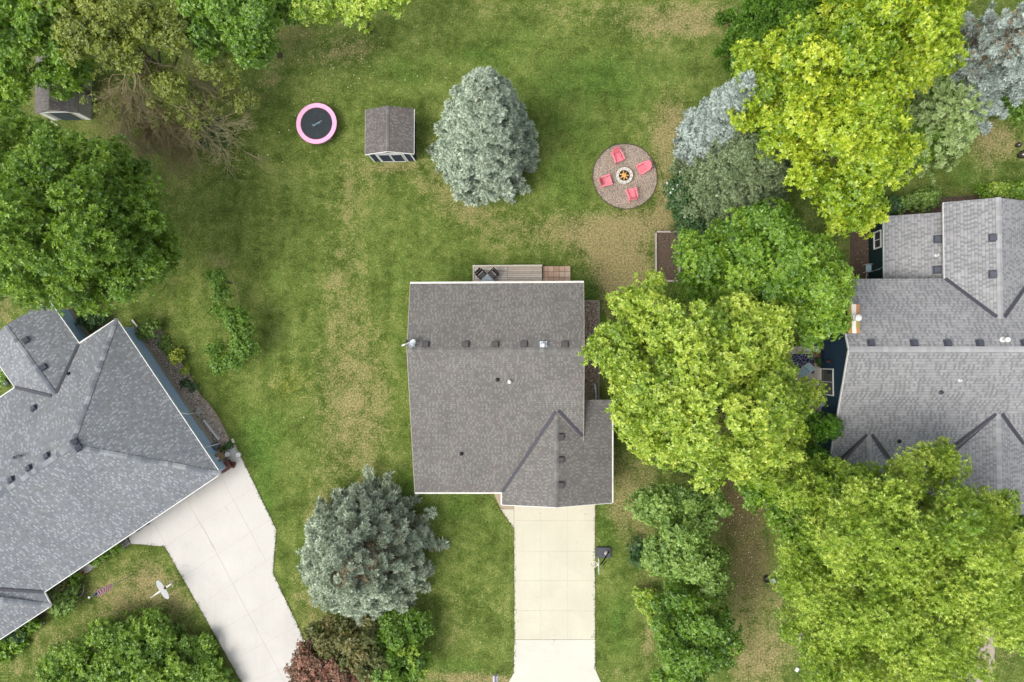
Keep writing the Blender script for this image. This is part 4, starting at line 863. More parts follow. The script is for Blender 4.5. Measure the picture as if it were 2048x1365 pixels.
# patio door in the west wall, wall lamp, downspout, window north
cyd = (at(1655, 738, 2).y+at(1655, 790, 2).y)/2; wp = windowpart(hr, (wx, cyd, 2.1), (0, 1, 0), 1.85, 2.1, (-1, 0, 0), 1); wp.name = 'patio_door'
obj('wall_lamp', MB().lathe((wx-.12, at(1660, 723, 2.6).y, 2.5), [(.03, 0), (.12, .05), (.12, .22), (.06, .28)], 12), M['wood_red'], hr)
a = at(1766, 534, 2.75); b = at(1758, 539, 2.0); mb = MB().tube([a, (b.x, b.y, 2.0), (b.x, b.y, .15), (b.x-.15, b.y-.9, .12)], .055, 8); obj('downspout', mb, solid('sage_metal', (0.27, 0.31, 0.28)), hr)
windowpart(hr, (x0_.x+.25, at(1765, 480, 1.5).y, 1.5), (0, 1, 0), 1.2, 1.0, (-1, 0, 0)); windowpart(hr, (wr0.x, yt, 2.0), (1, 0, 0), 1.6, 1.2, (0, 1, 0))
# ------------------------------------------------------------ right deck and what stands on it
zd2 = .95
dk = thing('deck', 'pale planked deck against the navy wall of the right house', 'deck', at(1600, 770, 0))
a = at(1570, 693, zd2); b = at(1575, 842, zd2); x1 = wx-.002; mb = MB(); w = .145; n = int((x1-a.x)/w); w = (x1-a.x)/n
for i in range(n): mb.box((a.x+(i+.5)*w, (a.y+b.y)/2, zd2-.02), (w-.02, a.y-b.y, .04), 0, random.random())
m2_, t = newmat('pale_deck_boards'); att = N(t, 'ShaderNodeAttribute', attribute_name='tint').outputs['Fac']
finish(t, ramp(t, [(0, (0.45, 0.36, 0.30)), (.5, (0.56, 0.49, 0.42)), (1, (0.66, 0.6, 0.54))], att), .85)
obj('boards', mb, m2_, dk); obj('skirt', MB().box(((a.x+x1)/2+.1, (a.y+b.y)/2, .45), (x1-a.x-.3, a.y-b.y-.1, .9)), M['timber'], dk)
def on(px, py, z): return tuple(at(px, py, z))
rc_ = at(1604, 728, zd2); tag(obj('rug', MB().box((rc_.x, rc_.y, zd2+.01), (1.75, 1.45, .02)), M['rug'], None, (rc_.x, rc_.y, zd2)), 'dark blue rug with a pale pattern on the right deck', 'rug')
p = at(1606, 742, zd2); lc = thing('lounge_chair', 'pale blue sling lounge chair on the patterned rug', 'chair', (p.x, p.y, zd2)); 
R_ = Matrix.Rotation(-.75, 3, 'Z'); c0_ = Vector((p.x, p.y, zd2))
def lbox(mb, c, d, rz=-.75, tilt=None): return mb.box(c0_+R_ @ Vector(c), d, rz, .5, tilt)
obj('seat', lbox(MB(), (0, -.15, .38), (.6, .6, .03)), M['seat_blue'], lc); obj('backrest', lbox(MB(), (0, .35, .62), (.6, .5, .03), -.75, Matrix.Rotation(math.radians(50), 3, 'X')), M['seat_blue'], lc)
mb = MB()
for s in (-1, 1): mb.tube([c0_+R_ @ Vector((s*.33, -.5, .36)), c0_+R_ @ Vector((s*.33, .12, .38)), c0_+R_ @ Vector((s*.33, .52, .86))], .022, 6); mb.tube([c0_+R_ @ Vector((s*.33, -.4, 0)), c0_+R_ @ Vector((s*.33, -.35, .58)), c0_+R_ @ Vector((s*.33, .25, .62))], .02, 6); mb.tube([c0_+R_ @ Vector((s*.33, .3, 0)), c0_+R_ @ Vector((s*.33, .0, .38))], .02, 6)
mb.tube([c0_+R_ @ Vector((-.33, .52, .86)), c0_+R_ @ Vector((.33, .52, .86))], .022, 6); obj('frame', mb, M['white'], lc)
p = at(1627, 698.5, zd2+.5); bt = thing('bench', 'white topped bench at the upper end of the right deck', 'bench', (p.x, p.y, zd2)); obj('seat', MB().box((p.x, p.y, zd2+.47), (1.0, .42, .06)), M['white'], bt)
for s in (-1, 1): obj('leg', MB().box((p.x+s*.42, p.y, zd2+.22), (.07, .36, .44)), M['white'], bt)
p = at(1648, 694, zd2+.6); pb = thing('storage_box', 'brown wooden storage box beside the white bench on the right deck', 'box', (p.x, p.y, zd2)); obj('body', MB().box((p.x, p.y, zd2+.28), (.5, .42, .56)), M['wood_red'], pb); obj('lid', MB().box((p.x, p.y, zd2+.585), (.56, .48, .05)), solid('brown_lid', (0.12, 0.07, 0.05)), pb)
def potplant(px, py, z0, r, h, leaf, label, potm='terracotta', n=70, grp=None, size=.13):
    p = at(px, py, z0+h); t = thing('potted_plant', label, 'plant', (p.x, p.y, z0), grp)
    obj('pot', MB().lathe((p.x, p.y, z0), [(r*.6, 0), (r*.8, h), (r*.88, h), (r*.88, h+.03), (r*.7, h+.03), (r*.7, h-.03)], 18), M[potm], t)
    d = RNG.normal(0, 1, (n, 3)); d /= np.linalg.norm(d, axis=1, keepdims=True); d[:, 2] = abs(d[:, 2])
    c = np.array([p.x, p.y, z0+h])+d*np.array([r, r, r*.9])*RNG.uniform(.3, 1, n)[:, None]
    leafobj('foliage', [rosettes(c, d+np.array([0, 0, .5]), np.full(n, size), RNG.uniform(.2, .8, n), 7)], M[leaf], t); return t
potplant(1635, 707, zd2, .26, .3, 'lf_red', 'reddish brown plant in a pot, nearest the storage box on the right deck')
potplant(1635, 721, zd2, .27, .3, 'lf_dark', 'dark green round plant in a pot in the middle of the deck edge row')
potplant(1640, 730, zd2, .17, .25, 'lf_dark', 'smallest dark green pot plant, nearest the patio door')
p = at(1641.5, 808, zd2+.5); st = thing('side_table', 'round white side table on the lower right deck', 'table', (p.x, p.y, zd2)); obj('tabletop', MB().lathe((p.x, p.y, zd2+.48), [(.24, 0), (.25, .02), (.25, .03), (.22, .04), (.19, .03)], 28), M['white'], st)
for k in range(3): e = Vector((math.cos(k*2.09), math.sin(k*2.09), 0))*.17; obj('leg', MB().tube([(p.x+e.x*1.2, p.y+e.y*1.2, zd2), (p.x+e.x, p.y+e.y, zd2+.48)], .015, 6), M['white'], st)
# lawn chair north of the right house
def lawnchair(px, py, rz, label):
    p = at(px, py, .4); t = thing('lawn_chair', label, 'chair', (p.x, p.y, 0)); R = Matrix.Rotation(rz, 3, 'Z'); c = Vector((p.x, p.y, 0)); g = lambda x, y, z: c+R @ Vector((x, y, z))
    obj('seat', MB().box(g(0, -.05, .42), (.5, .46, .03), rz), M['seat_blue'], t); obj('backrest', MB().box(g(0, .33, .66), (.5, .46, .025), rz, .5, Matrix.Rotation(math.radians(68), 3, 'X')), M['seat_blue'], t)
    for s in (-1, 1): obj('side_frame', MB().tube([g(s*.28, -.32, 0), g(s*.28, -.28, .62), g(s*.28, .22, .64), g(s*.28, .3, .0)], .017, 6), M['white'], t)
    obj('top_rail', MB().tube([g(-.26, .42, .88), g(.26, .42, .88)], .017, 6), M['white'], t); return t
lawnchair(1739, 537, -PI/2, 'pale blue lawn chair on bare ground beside the lean-to wall of the right house')
for (x, y, r, lb) in ((2046, 309, .30, 'larger dark mirrored garden ball at the right edge of the lawn'), (2038, 290, .2, 'smaller dark mirrored garden ball just above the larger one')):
    p = at(x, y, r+.05); t = thing('gazing_ball', lb, 'garden ball', (p.x, p.y, 0))
    pr = [(r*math.sin(PI*k/12), r*.98-r*math.cos(PI*k/12)) for k in range(13)]
    obj('ball', MB().lathe((p.x, p.y, .05), pr, 24), M['chrome'], t, smooth=True); obj('stand', MB().ring((p.x, p.y, 0), r*.55, r*.75, -.02, .12, 20), M['black'], t)

# ------------------------------------------------------------ trampoline
p = at(633, 247.5, .78); tr = thing('trampoline', 'round trampoline with a pink pad and black mat on the back lawn', 'trampoline', (p.x, p.y, 0))
ro = 42*mpp(.78); ri = 33.2*mpp(.78)
pad = MB()
for k in range(6): pad.ring((p.x, p.y, 0), ri, ro, .75, .80, 10, .5, k*PI/3+.004, (k+1)*PI/3-.004)
obj('pad', pad, M['pink'], tr); obj('mat', MB().lathe((p.x, p.y, .76), [(ri-.06, -.01), (ri-.06, 0.0)], 64), M['mat'], tr)
obj('frame', MB().ring((p.x, p.y, 0), ro-.02, ro+.035, .70, .765, 64), M['maroon'], tr); obj('springs', MB().ring((p.x, p.y, 0), ri-.05, ri+.012, .752, .77, 64), M['maroon'], tr)
for k in range(4):
    a = k*PI/2+.5; e1_ = Vector((math.cos(a-.28), math.sin(a-.28), 0))*ro*.86; e2_ = Vector((math.cos(a+.28), math.sin(a+.28), 0))*ro*.86; c = Vector((p.x, p.y, 0))
    obj('leg', MB().tube([c+e1_+Vector((0, 0, .72)), c+e1_+Vector((0, 0, .03)), c+e2_+Vector((0, 0, .03)), c+e2_+Vector((0, 0, .72))], .022, 8), M['metal'], tr)
def textpart(body, size, loc, rz, mat, parent, ext=.003):
    cu = bpy.data.curves.new('logo', 'FONT'); cu.body = body; cu.size = size; cu.extrude = ext; cu.align_x = 'CENTER'; cu.align_y = 'CENTER'
    o = bpy.data.objects.new('logo', cu); COL.objects.link(o); dg = bpy.context.evaluated_depsgraph_get(); me = bpy.data.meshes.new_from_object(o.evaluated_get(dg)); bpy.data.objects.remove(o)
    n = bpy.data.objects.new('logo', me); COL.objects.link(n); me.materials.clear(); me.materials.append(mat); n.parent = parent; n.location = Vector(loc)-root_loc(parent); n.rotation_euler = (0, 0, rz); return n
textpart('Sorme', .24, (p.x-.02, p.y-.02, .767), .5, M['logo'], tr); textpart('la', .16, (p.x+.34, p.y+.19, .767), .5, M['logo'], tr)

# ------------------------------------------------------------ garden shed
sh = thing('shed', 'small garden shed with a brown shingle gable roof, navy walls and white trim', 'shed', at(785, 280, 0))
b0 = at(748, 323, 0); b1 = at(832, 323, 0); yS = (b0.y+b1.y)/2; X0, X1 = b0.x, b1.x; xm = (X0+X1)/2
ze_, zr_ = 2.15, 2.85; eS0 = at(729.5, 308, ze_); eS1 = at(826.5, 309, ze_); eN0 = at(732, 221, ze_); eN1 = at(829.5, 217, ze_)
yN_ = (eN0.y+eN1.y)/2; yF = (eS0.y+eS1.y)/2; ex0, ex1 = (eS0.x+eN0.x)/2, (eS1.x+eN1.x)/2; xm2 = (ex0+ex1)/2
rS = Vector((xm2, yF, zr_)); rN = Vector((xm2, yN_, zr_)); cS0, cS1, cN0, cN1 = Vector((ex0, yF, ze_)), Vector((ex1, yF, ze_)), Vector((ex0, yN_, ze_)), Vector((ex1, yN_, ze_))
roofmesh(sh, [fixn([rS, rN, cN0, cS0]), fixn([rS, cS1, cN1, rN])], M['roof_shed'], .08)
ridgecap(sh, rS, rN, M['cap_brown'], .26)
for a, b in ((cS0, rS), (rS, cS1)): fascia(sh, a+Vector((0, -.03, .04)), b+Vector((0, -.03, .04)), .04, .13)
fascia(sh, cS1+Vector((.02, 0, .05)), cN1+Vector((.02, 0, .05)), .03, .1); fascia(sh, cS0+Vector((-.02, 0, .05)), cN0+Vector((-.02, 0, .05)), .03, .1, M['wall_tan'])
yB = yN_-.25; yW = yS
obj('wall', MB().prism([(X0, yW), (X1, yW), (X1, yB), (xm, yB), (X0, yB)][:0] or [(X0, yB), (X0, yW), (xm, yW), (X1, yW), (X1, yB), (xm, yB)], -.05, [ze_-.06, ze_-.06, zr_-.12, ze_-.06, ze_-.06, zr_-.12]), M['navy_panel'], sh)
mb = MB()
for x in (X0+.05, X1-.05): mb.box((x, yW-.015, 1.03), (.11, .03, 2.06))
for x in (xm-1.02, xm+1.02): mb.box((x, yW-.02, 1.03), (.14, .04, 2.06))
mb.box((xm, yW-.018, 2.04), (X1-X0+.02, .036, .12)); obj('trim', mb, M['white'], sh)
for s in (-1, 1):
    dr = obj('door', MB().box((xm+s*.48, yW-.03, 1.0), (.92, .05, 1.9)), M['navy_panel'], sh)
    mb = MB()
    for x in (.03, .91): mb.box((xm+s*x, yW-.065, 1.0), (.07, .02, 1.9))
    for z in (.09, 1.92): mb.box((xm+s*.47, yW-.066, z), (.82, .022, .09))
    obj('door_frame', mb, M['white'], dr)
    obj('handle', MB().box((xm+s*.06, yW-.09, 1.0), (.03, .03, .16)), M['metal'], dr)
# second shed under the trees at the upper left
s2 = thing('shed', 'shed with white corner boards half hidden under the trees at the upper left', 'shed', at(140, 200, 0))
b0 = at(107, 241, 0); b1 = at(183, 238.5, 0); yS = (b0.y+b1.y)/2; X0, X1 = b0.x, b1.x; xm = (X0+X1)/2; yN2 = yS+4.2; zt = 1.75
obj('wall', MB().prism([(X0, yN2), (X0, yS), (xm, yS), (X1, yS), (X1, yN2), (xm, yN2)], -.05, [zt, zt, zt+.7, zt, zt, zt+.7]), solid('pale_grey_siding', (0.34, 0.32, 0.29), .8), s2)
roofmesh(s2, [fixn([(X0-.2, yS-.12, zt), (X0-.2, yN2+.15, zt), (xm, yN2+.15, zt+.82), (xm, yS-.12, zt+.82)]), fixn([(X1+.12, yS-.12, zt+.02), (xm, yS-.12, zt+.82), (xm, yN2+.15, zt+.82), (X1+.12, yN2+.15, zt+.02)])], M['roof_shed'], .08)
mb = MB()
mb.box((X0+.22, yS-.02, zt/2), (.44, .04, zt)); mb.box((X1-.22, yS-.02, zt/2), (.44, .04, zt)); mb.box((xm, yS-.025, zt-.06), (X1-X0, .05, .14)); obj('trim', mb, M['white'], s2)
obj('door', MB().box((xm, yS-.03, .85), (1.5, .05, 1.65)), solid('slate_door', (0.05, 0.065, 0.075), .7), s2); obj('ramp', MB().box((X0+.2, yS-.35, .05), (.7, .06, .08), -.5), M['white'], s2)

# ------------------------------------------------------------ fire pit and the four chairs
fp = at(1249, 351, .3); ft = thing('fire_pit', 'round fire pit ring of pale stone blocks with burning logs', 'fire pit', (fp.x, fp.y, 0))
for k in range(12):
    mb = MB()
    for lv in range(2): mb.ring((fp.x, fp.y, 0), .425+random.uniform(-.01, .01), .635+random.uniform(-.01, .01), .02+lv*.14, .02+lv*.14+.132, 5, .5, k*PI/6+.03+lv*.26, (k+1)*PI/6-.03+lv*.26)
    obj('stone_block', mb, M['stone'], ft)
obj('ash_bed', MB().lathe((fp.x, fp.y, 0), [(.43, 0), (.43, .12), (.2, .15), (.02, .15)], 28), M['ash'], ft)
for k in range(7):
    a = k*2*PI/7+random.uniform(-.15, .15); e = Vector((math.cos(a), math.sin(a), 0)); c = Vector((fp.x, fp.y, 0))
    obj('firewood', MB().tube([c+e*random.uniform(.32, .38)+Vector((0, 0, .17)), c+e*.05+Vector((0, 0, .33))], [.045, .055], 6), M['log'], ft)
for k in range(6):
    a = k*1.05+.4; e = Vector((math.cos(a), math.sin(a), 0))*random.uniform(.03, .2); c = Vector((fp.x, fp.y, 0))+e; h = random.uniform(.12, .24)
    obj('flame', MB().tube([c+Vector((0, 0, .22)), c+Vector((.01, .01, .22+h*.5)), c+Vector((.03, 0, .25+h))], [.03, .032, .002], 7), M['flame'], ft)
def adirondack():                                        # faces +Y
    t = thing('adirondack_chair', '', 'chair', (0, 0, 0), 'pink chairs round the fire pit'); m = M['chair_pink']
    mb = MB(); tl = Matrix.Rotation(math.radians(13), 3, 'X')
    for k in range(6):
        y = .36-k*.105; mb.box((0, y, .37-(.36-y)*.23), (.52, .095, .025), 0, .5, tl)
    mb.box((0, .42, .33), (.54, .03, .12)); obj('seat', mb, m, t)
    mb = MB(); tb = Matrix.Rotation(math.radians(24), 3, 'X')
    for k in range(5):
        x = -.23+k*.115; hh = .80-abs(k-2)**2*.028; cz = .25+hh/2*math.cos(math.radians(24)); cy = -.22-hh/2*math.sin(math.radians(24))
        mb.box((x*(1.0), cy, cz), (.108, .028, hh), 0, .5, tb)
    mb.box((0, -.42, .62), (.62, .03, .07), 0, .5, tb); obj('backrest', mb, m, t)
    for s in (-1, 1):
        mb = MB(); pts = [(s*.27, -.42), (s*.36, -.42), (s*.42, .1), (s*.43, .38), (s*.38, .45), (s*.31, .44), (s*.29, .1)]
        if s < 0: pts = pts[::-1]
        mb.prism(pts, .53, .56); obj('armrest', mb, m, t)
        obj('leg', MB().box((s*.33, .37, .265), (.04, .11, .53)), m, t)
        obj('leg', MB().beam((s*.29, .40, .31), (s*.29, -.55, .02), .04, .11), m, t)
    return t
proto = adirondack(); first = True
for (x, y, fx, fy, lb) in ((1235.5, 313, 12, 30, 'pink adirondack chair above the fire pit, nearest the top of the gravel circle'), (1287, 336.5, -24, 12, 'pink adirondack chair to the right of the fire pit'), (1211.5, 362.5, 26, -7, 'pink adirondack chair to the left of the fire pit'), (1264, 389, -6, -22, 'pink adirondack chair below the fire pit')):
    p = at(x, y, .4); rz = math.atan2(-fy, fx)-PI/2
    if first: proto.location = (p.x, p.y, .03); proto.rotation_euler = (0, 0, rz); proto['label'] = lb; first = False
    else: dup(proto, (p.x, p.y, .03), rz, lb)

# raised garden bed
a = at(1312, 464, .3); b = at(1359, 562, .3); t = thing('raised_bed', 'long timber raised garden bed filled with dark soil', 'garden bed', ((a.x+b.x)/2, (a.y+b.y)/2, 0))
for (p0, p1) in (((a.x, a.y), (b.x, a.y)), ((b.x, a.y), (b.x, b.y)), ((b.x, b.y), (a.x, b.y)), ((a.x, b.y), (a.x, a.y))):
    d = Vector((p1[0]-p0[0], p1[1]-p0[1], 0)).normalized()*.075
    obj('side_board', MB().beam((p0[0]+d.x, p0[1]+d.y, .15), (p1[0]+d.x*.0-d.x, p1[1]-d.y, .15), .13, .34), M['timber'], t)
mb = MB(); n_ = 14; vs = []; fs = []
for i in range(n_):
    for j in range(n_): vs.append((a.x+.06+(b.x-a.x-.12)*i/(n_-1), a.y-.06-(a.y-b.y-.12)*j/(n_-1), .17+random.uniform(-.006, .006)))
for i in range(n_-1):
    for j in range(n_-1): fs.append((i*n_+j, i*n_+j+1, (i+1)*n_+j+1, (i+1)*n_+j))
mb.add(vs, fs); obj('soil', mb, M['soil'], t)
p = at(1361.5, 503, .1); tag(obj('board', MB().box((p.x, p.y, .1), (.06, .95, .2)), M['timber'], None, (p.x, p.y, 0)), 'short spare board standing beside the right side of the raised bed', 'board')

# ------------------------------------------------------------ basketball hoop
c = at(1207.5, 1106, .2); bh = thing('basketball_hoop', 'portable basketball hoop with a dark base at the edge of the cream driveway', 'basketball hoop', (c.x, c.y, 0))
def rbox(mb, c, d, r, z0, z1, k=1.0):
    pts = []
    for sx, sy, a0 in ((1, 1, 0), (-1, 1, 1), (-1, -1, 2), (1, -1, 3)):
        for q in range(5):
            an = (a0+q/4)*PI/2; pts.append((c[0]+sx*(d[0]/2-r)+math.cos(an)*r, c[1]+sy*(d[1]/2-r)+math.sin(an)*r))
    return mb.prism(pts, z0, z1)
mb = MB(); rbox(mb, c, (1.16, .84), .14, 0, .13); rbox(mb, c, (1.06, .74), .12, .13, .2); obj('base', mb, M['grey_dark'], bh)
e = at(1213, 1107, .24); obj('weight_bag', MB().lathe((e.x, e.y, .18), [(.15, 0), (.17, .05), (.1, .1), (.02, .11)], 12), solid('grey_bag', (0.35, 0.33, 0.31), .8), bh)
P0 = at(1217.3, 1104.5, .22); P1 = at(1203, 1128, 2.5); P2 = at(1199, 1130, 2.9)
obj('pole', MB().tube([P0, P0.lerp(P1, .5), P1], .055, 10), M['black'], bh)
obj('brace', MB().tube([at(1213, 1122, 1.2), at(1205.5, 1131, 2.6)], .03, 8).tube([P1, P2], .04, 8).tube([at(1203, 1125, 2.9), P1], .035, 8), M['black'], bh)
bb = at(1197.2, 1131.5, 3.0); obj('backboard', MB().box((bb.x, bb.y, 3.0), (.04, 1.1, .74)), M['clear'], bh); obj('backboard_bracket', MB().box((bb.x+.05, bb.y, 2.95), (.06, .3, .4)), M['black'], bh)
rm = at(1190.5, 1128.5, 2.75); rr = MB()
rr.ring((bb.x-.32, bb.y, 0), .215, .24, 2.73, 2.755, 28); rr.box((bb.x-.06, bb.y, 2.74), (.1, .16, .05)); obj('rim', rr, solid('pale_orange_rim', (0.72, 0.55, 0.42)), bh)
nt_ = MB()
for k in range(12):
    a = k*PI/6; nt_.tube([(bb.x-.32+.225*math.cos(a), bb.y+.225*math.sin(a), 2.73), (bb.x-.32+.13*math.cos(a+.3), bb.y+.13*math.sin(a+.3), 2.35)], .009, 4); nt_.tube([(bb.x-.32+.225*math.cos(a), bb.y+.225*math.sin(a), 2.73), (bb.x-.32+.13*math.cos(a-.3), bb.y+.13*math.sin(a-.3), 2.35)], .009, 4)
obj('net', nt_, M['white'], bh)

# ------------------------------------------------------------ front yard of the left house
b = at(265, 1150, 0); fl = thing('flagpole', 'flagpole with a furled red and white striped flag on the left front lawn', 'flagpole', (b.x, b.y, 0)); hp = 5.0
obj('pole', MB().tube([(b.x, b.y, -.1), (b.x, b.y, hp)], [.035, .022], 10), M['metal'], fl); obj('finial', MB().lathe((b.x, b.y, hp), [(.02, 0), (.075, .05), (.075, .09), (.02, .14)], 12), M['white'], fl)
def flagmesh(k0, k1, rad, canton=False):
    mb = MB(); n = 8
    for i in range(k0, k1):
        zt_ = 4.55-i*.105; pts = []
        for (zz, r) in ((zt_, rad(i)), (zt_-.105, rad(i+1))):
            for q in range(n):
                a = 2*PI*q/n; rr_ = r*(1+.45*math.cos(3*a+zz*3)); pts.append((b.x+.0+rr_*math.cos(a), b.y-.02+rr_*math.sin(a), zz-.12*math.sin(a)))
        mb.add(pts, [(q, (q+1) % n, n+(q+1) % n, n+q) for q in range(n)], float(i % 2))
    return mb
m, t = newmat('striped_flag_cloth'); att = N(t, 'ShaderNodeAttribute', attribute_name='tint').outputs['Fac']; finish(t, ramp(t, [(0, (0.78, 0.74, 0.72)), (.5, (0.50, 0.03, 0.06))], att, 'CONSTANT'), .8)
obj('flag', flagmesh(2, 19, lambda i: .05+.17*math.sin(PI*min(1, (i-1)/19.0))**.8), m, fl); obj('canton', flagmesh(0, 2, lambda i: .05+.03*i), M['blue_flag'], fl)
# toy aeroplane whirligig on a post
zpn = 1.5; n0_ = at(342.5, 1168.5, zpn); n1_ = at(302.5, 1195, zpn); ap = thing('airplane_whirligig', 'white airplane garden ornament with oval grey wings on a post in the left front lawn', 'garden ornament', tuple(at(333, 1176, 0)))
dv = (n1_-n0_).normalized(); sv = Vector((-dv.y, dv.x, 0)); w0_ = n0_.lerp(n1_, .40)
obj('fuselage', MB().tube([n0_, n0_.lerp(n1_, .2), n0_.lerp(n1_, .7), n1_], [.04, .075, .06, .03], 10), M['white'], ap)
pts = []
for k in range(24):
    a = 2*PI*k/24; u_ = math.copysign(abs(math.cos(a))**.75, math.cos(a))*.82; v_ = math.copysign(abs(math.sin(a))**.9, math.sin(a))*.24; q = w0_+sv*u_+dv*v_; pts.append((q.x, q.y))
obj('wing', MB().prism(pts, zpn+.05, zpn+.085), M['grey_wing'], ap)
q = n0_.lerp(n1_, .93); obj('tail', MB().box((q.x, q.y, zpn+.12), (.03, .16, .2), math.atan2(dv.y, dv.x)+PI/2), M['white'], ap)
q = n0_-dv*.05; mb = MB()
for k in range(3):
    a = k*2.094+.4; e = sv*math.cos(a)+Vector((0, 0, 1))*math.sin(a); mb.beam(q, q+e*.3, .05, .012)
mb.lathe(q, [(.03, -.03), (.04, 0), (.03, .03)], 8); obj('propeller', mb, M['timber'], ap)
q = at(333, 1176, 0); w1_ = n0_.lerp(n1_, .28); obj('post', MB().tube([(w1_.x, w1_.y, -.1), (w1_.x, w1_.y, zpn)], .035, 8), M['timber'], ap); obj('cockpit', MB().lathe((w1_.x, w1_.y, zpn+.05), [(.09, 0), (.1, .05), (.05, .11), (.01, .12)], 12), M['wood_red'], ap)
ap.location = (w1_.x, w1_.y, 0)
for ch_ in ap.children: ch_.location = Vector(tuple(at(333, 1176, 0)))-Vector((w1_.x, w1_.y, 0))
# scrolled iron ornament beside the walk
c = at(252, 1085, .25); t = thing('iron_plant_stand', 'black scrolled iron plant stand on the front walk of the left house', 'plant stand', (c.x, c.y, 0)); mb = MB()
def loop(c, rx, ry, a0, a1, z, n=18, rz=0.0):
    return [(c[0]+rx*math.cos(a0+(a1-a0)*i/n)*math.cos(rz)-ry*math.sin(a0+(a1-a0)*i/n)*math.sin(rz), c[1]+rx*math.cos(a0+(a1-a0)*i/n)*math.sin(rz)+ry*math.sin(a0+(a1-a0)*i/n)*math.cos(rz), z) for i in range(n+1)]
for (dx_, dy_, rx, ry, a0, a1, z, rz) in ((-.15, -.12, .17, .12, 0, 6.3, .45, .3), (.16, .08, .2, .14, -1.8, 2.2, .5, 1.0), (-.12, .1, .13, .09, .5, 5.5, .4, .6), (0, -.26, .12, .1, 0, 5.8, .35, 0)):
    mb.tube(loop((c.x+dx_, c.y+dy_), rx, ry, a0, a1, z, 18, rz), .018, 6)
obj('scrollwork', mb, M['black'], t); mb = MB()
for k in range(3): e = Vector((math.cos(k*2.1), math.sin(k*2.1), 0))*.2; mb.tube([(c.x+e.x*1.2, c.y+e.y*1.2, .03), (c.x+e.x*.5, c.y+e.y*.5, .25), (c.x+e.x*.8, c.y+e.y*.8, .45)], .016, 6)
mb.tube([(c.x-.05, c.y+.05, .4), (c.x-.08, c.y+.33, .62)], .022, 6); obj('stand_legs', mb, M['black'], t)
c = at(283, 1054, .3); t = thing('boot_scraper_rail', 'dark slatted bench rail standing under the eave of the left house', 'bench', (c.x, c.y, 0)); an_ = math.atan2(sd_.y, sd_.x); mb = MB()
for k in range(3): mb.box((c.x+sn_.x*(k*.1-.1), c.y+sn_.y*(k*.1-.1), .42), (1.1, .07, .03), an_)
obj('seat', mb, M['grey_dark'], t); t.name = 'bench'
for s in (-1, 1): obj('leg', MB().box((c.x+sd_.x*.48*s, c.y+sd_.y*.48*s, .22), (.05, .3, .4), an_), M['grey_dark'], t)
p = at(160, 1149, .3); t = potplant(160, 1149, .03, .27, .3, 'lf_green', 'terracotta pot at the end of the front walk of the left house', 'terracotta', 10)
# bins and clutter at the corner of the left driveway
c = at(436, 916, .9); an2 = math.atan2(wd.y, wd.x); t = thing('trash_bin', 'tan wheeled bin with a white label on its lid at the left garage corner', 'bin', (c.x, c.y, 0))
def obox(mb, c, d, z0, z1, an, k=1.0):
    pts = []
    for x, y in ((-1, -1), (1, -1), (1, 1), (-1, 1)): pts.append((c.x+math.cos(an)*x*d[0]/2-math.sin(an)*y*d[1]/2, c.y+math.sin(an)*x*d[0]/2+math.cos(an)*y*d[1]/2))
    return mb.prism(pts, z0, z1)
obj('body', obox(MB(), c, (.6, .56), .05, .92, an2+PI/2), M['bin_brown'], t); ld = MB(); obox(ld, c, (.72, .64), .92, .99, an2+PI/2); obox(ld, c, (.6, .5), .99, 1.03, an2+PI/2); obj('lid', ld, M['bin_brown'], t)
lb_ = MB(); obox(lb_, c+Vector((.0, -.06, 0)), (.3, .2), 1.03, 1.036, an2+PI/2); obj('sticker', lb_, M['white'], t)
for s in (-1, 1): obj('wheel', MB().lathe((c.x+math.cos(an2)*s*.28, c.y+math.sin(an2)*s*.28+.1, .0), [(.1, 0), (.1, .16), (.03, .17)], 12), M['black'], t)
c = at(430, 893, .5); t = thing('rain_barrel', 'dark grey round barrel beside the tan bin', 'barrel', (c.x, c.y, 0)); obj('body', MB().lathe((c.x, c.y, 0), [(.22, 0), (.29, .2), (.3, .45), (.27, .62)], 22), solid('blue_grey_plastic', (0.09, 0.11, 0.145), .5), t, smooth=True); obj('lid', MB().lathe((c.x, c.y, .62), [(.29, 0), (.29, .03), (.15, .08), (.02, .1)], 22), solid('blue_grey_lid', (0.12, 0.14, 0.18), .5), t)
c = at(449, 908, .2); t = thing('watering_can', 'small black bucket between the bin and the white bucket', 'bucket', (c.x, c.y, .03)); t.name = 'bucket'; obj('body', MB().lathe((c.x, c.y, .03), [(.13, 0), (.17, .26), (.15, .26), (.12, .05)], 16), M['black'], t); obj('bail', MB().tube([(c.x-.16, c.y, .27), (c.x-.1, c.y-.1, .33), (c.x+.1, c.y-.1, .33), (c.x+.16, c.y, .27)], .01, 5), M['metal'], t)
for (x, y, rr_, lb) in ((455, 909, .19, 'white bucket with lid, beside the black bucket on the driveway corner'), (477, 910, .19, 'white lidded bucket near the right edge of the left driveway')):
    c = at(x, y, .3); t = thing('bucket', lb, 'bucket', (c.x, c.y, .03)); obj('body', MB().lathe((c.x, c.y, .03), [(rr_*.8, 0), (rr_*.95, .3)], 20), M['white'], t); obj('lid', MB().lathe((c.x, c.y, .33), [(rr_, 0), (rr_, .03), (rr_*.9, .02), (.02, .02)], 20), M['white'], t)
c = at(449, 934, .5); t = thing('firewood_cart', 'dark red wooden crates stacked at the left garage corner', 'crate', (c.x, c.y, .03)); t.name = 'crate'; mb = MB(); obox(mb, c, (.95, .62), .03, .5, an2+PI/2); obj('box', mb, M['wood_red'], t); mb = MB(); obox(mb, c+Vector((.0, 0, 0)), (.99, .66), .5, .53, an2+PI/2); obj('lid', mb, solid('red_brown_lid', (0.13, 0.055, 0.04), .7), t)
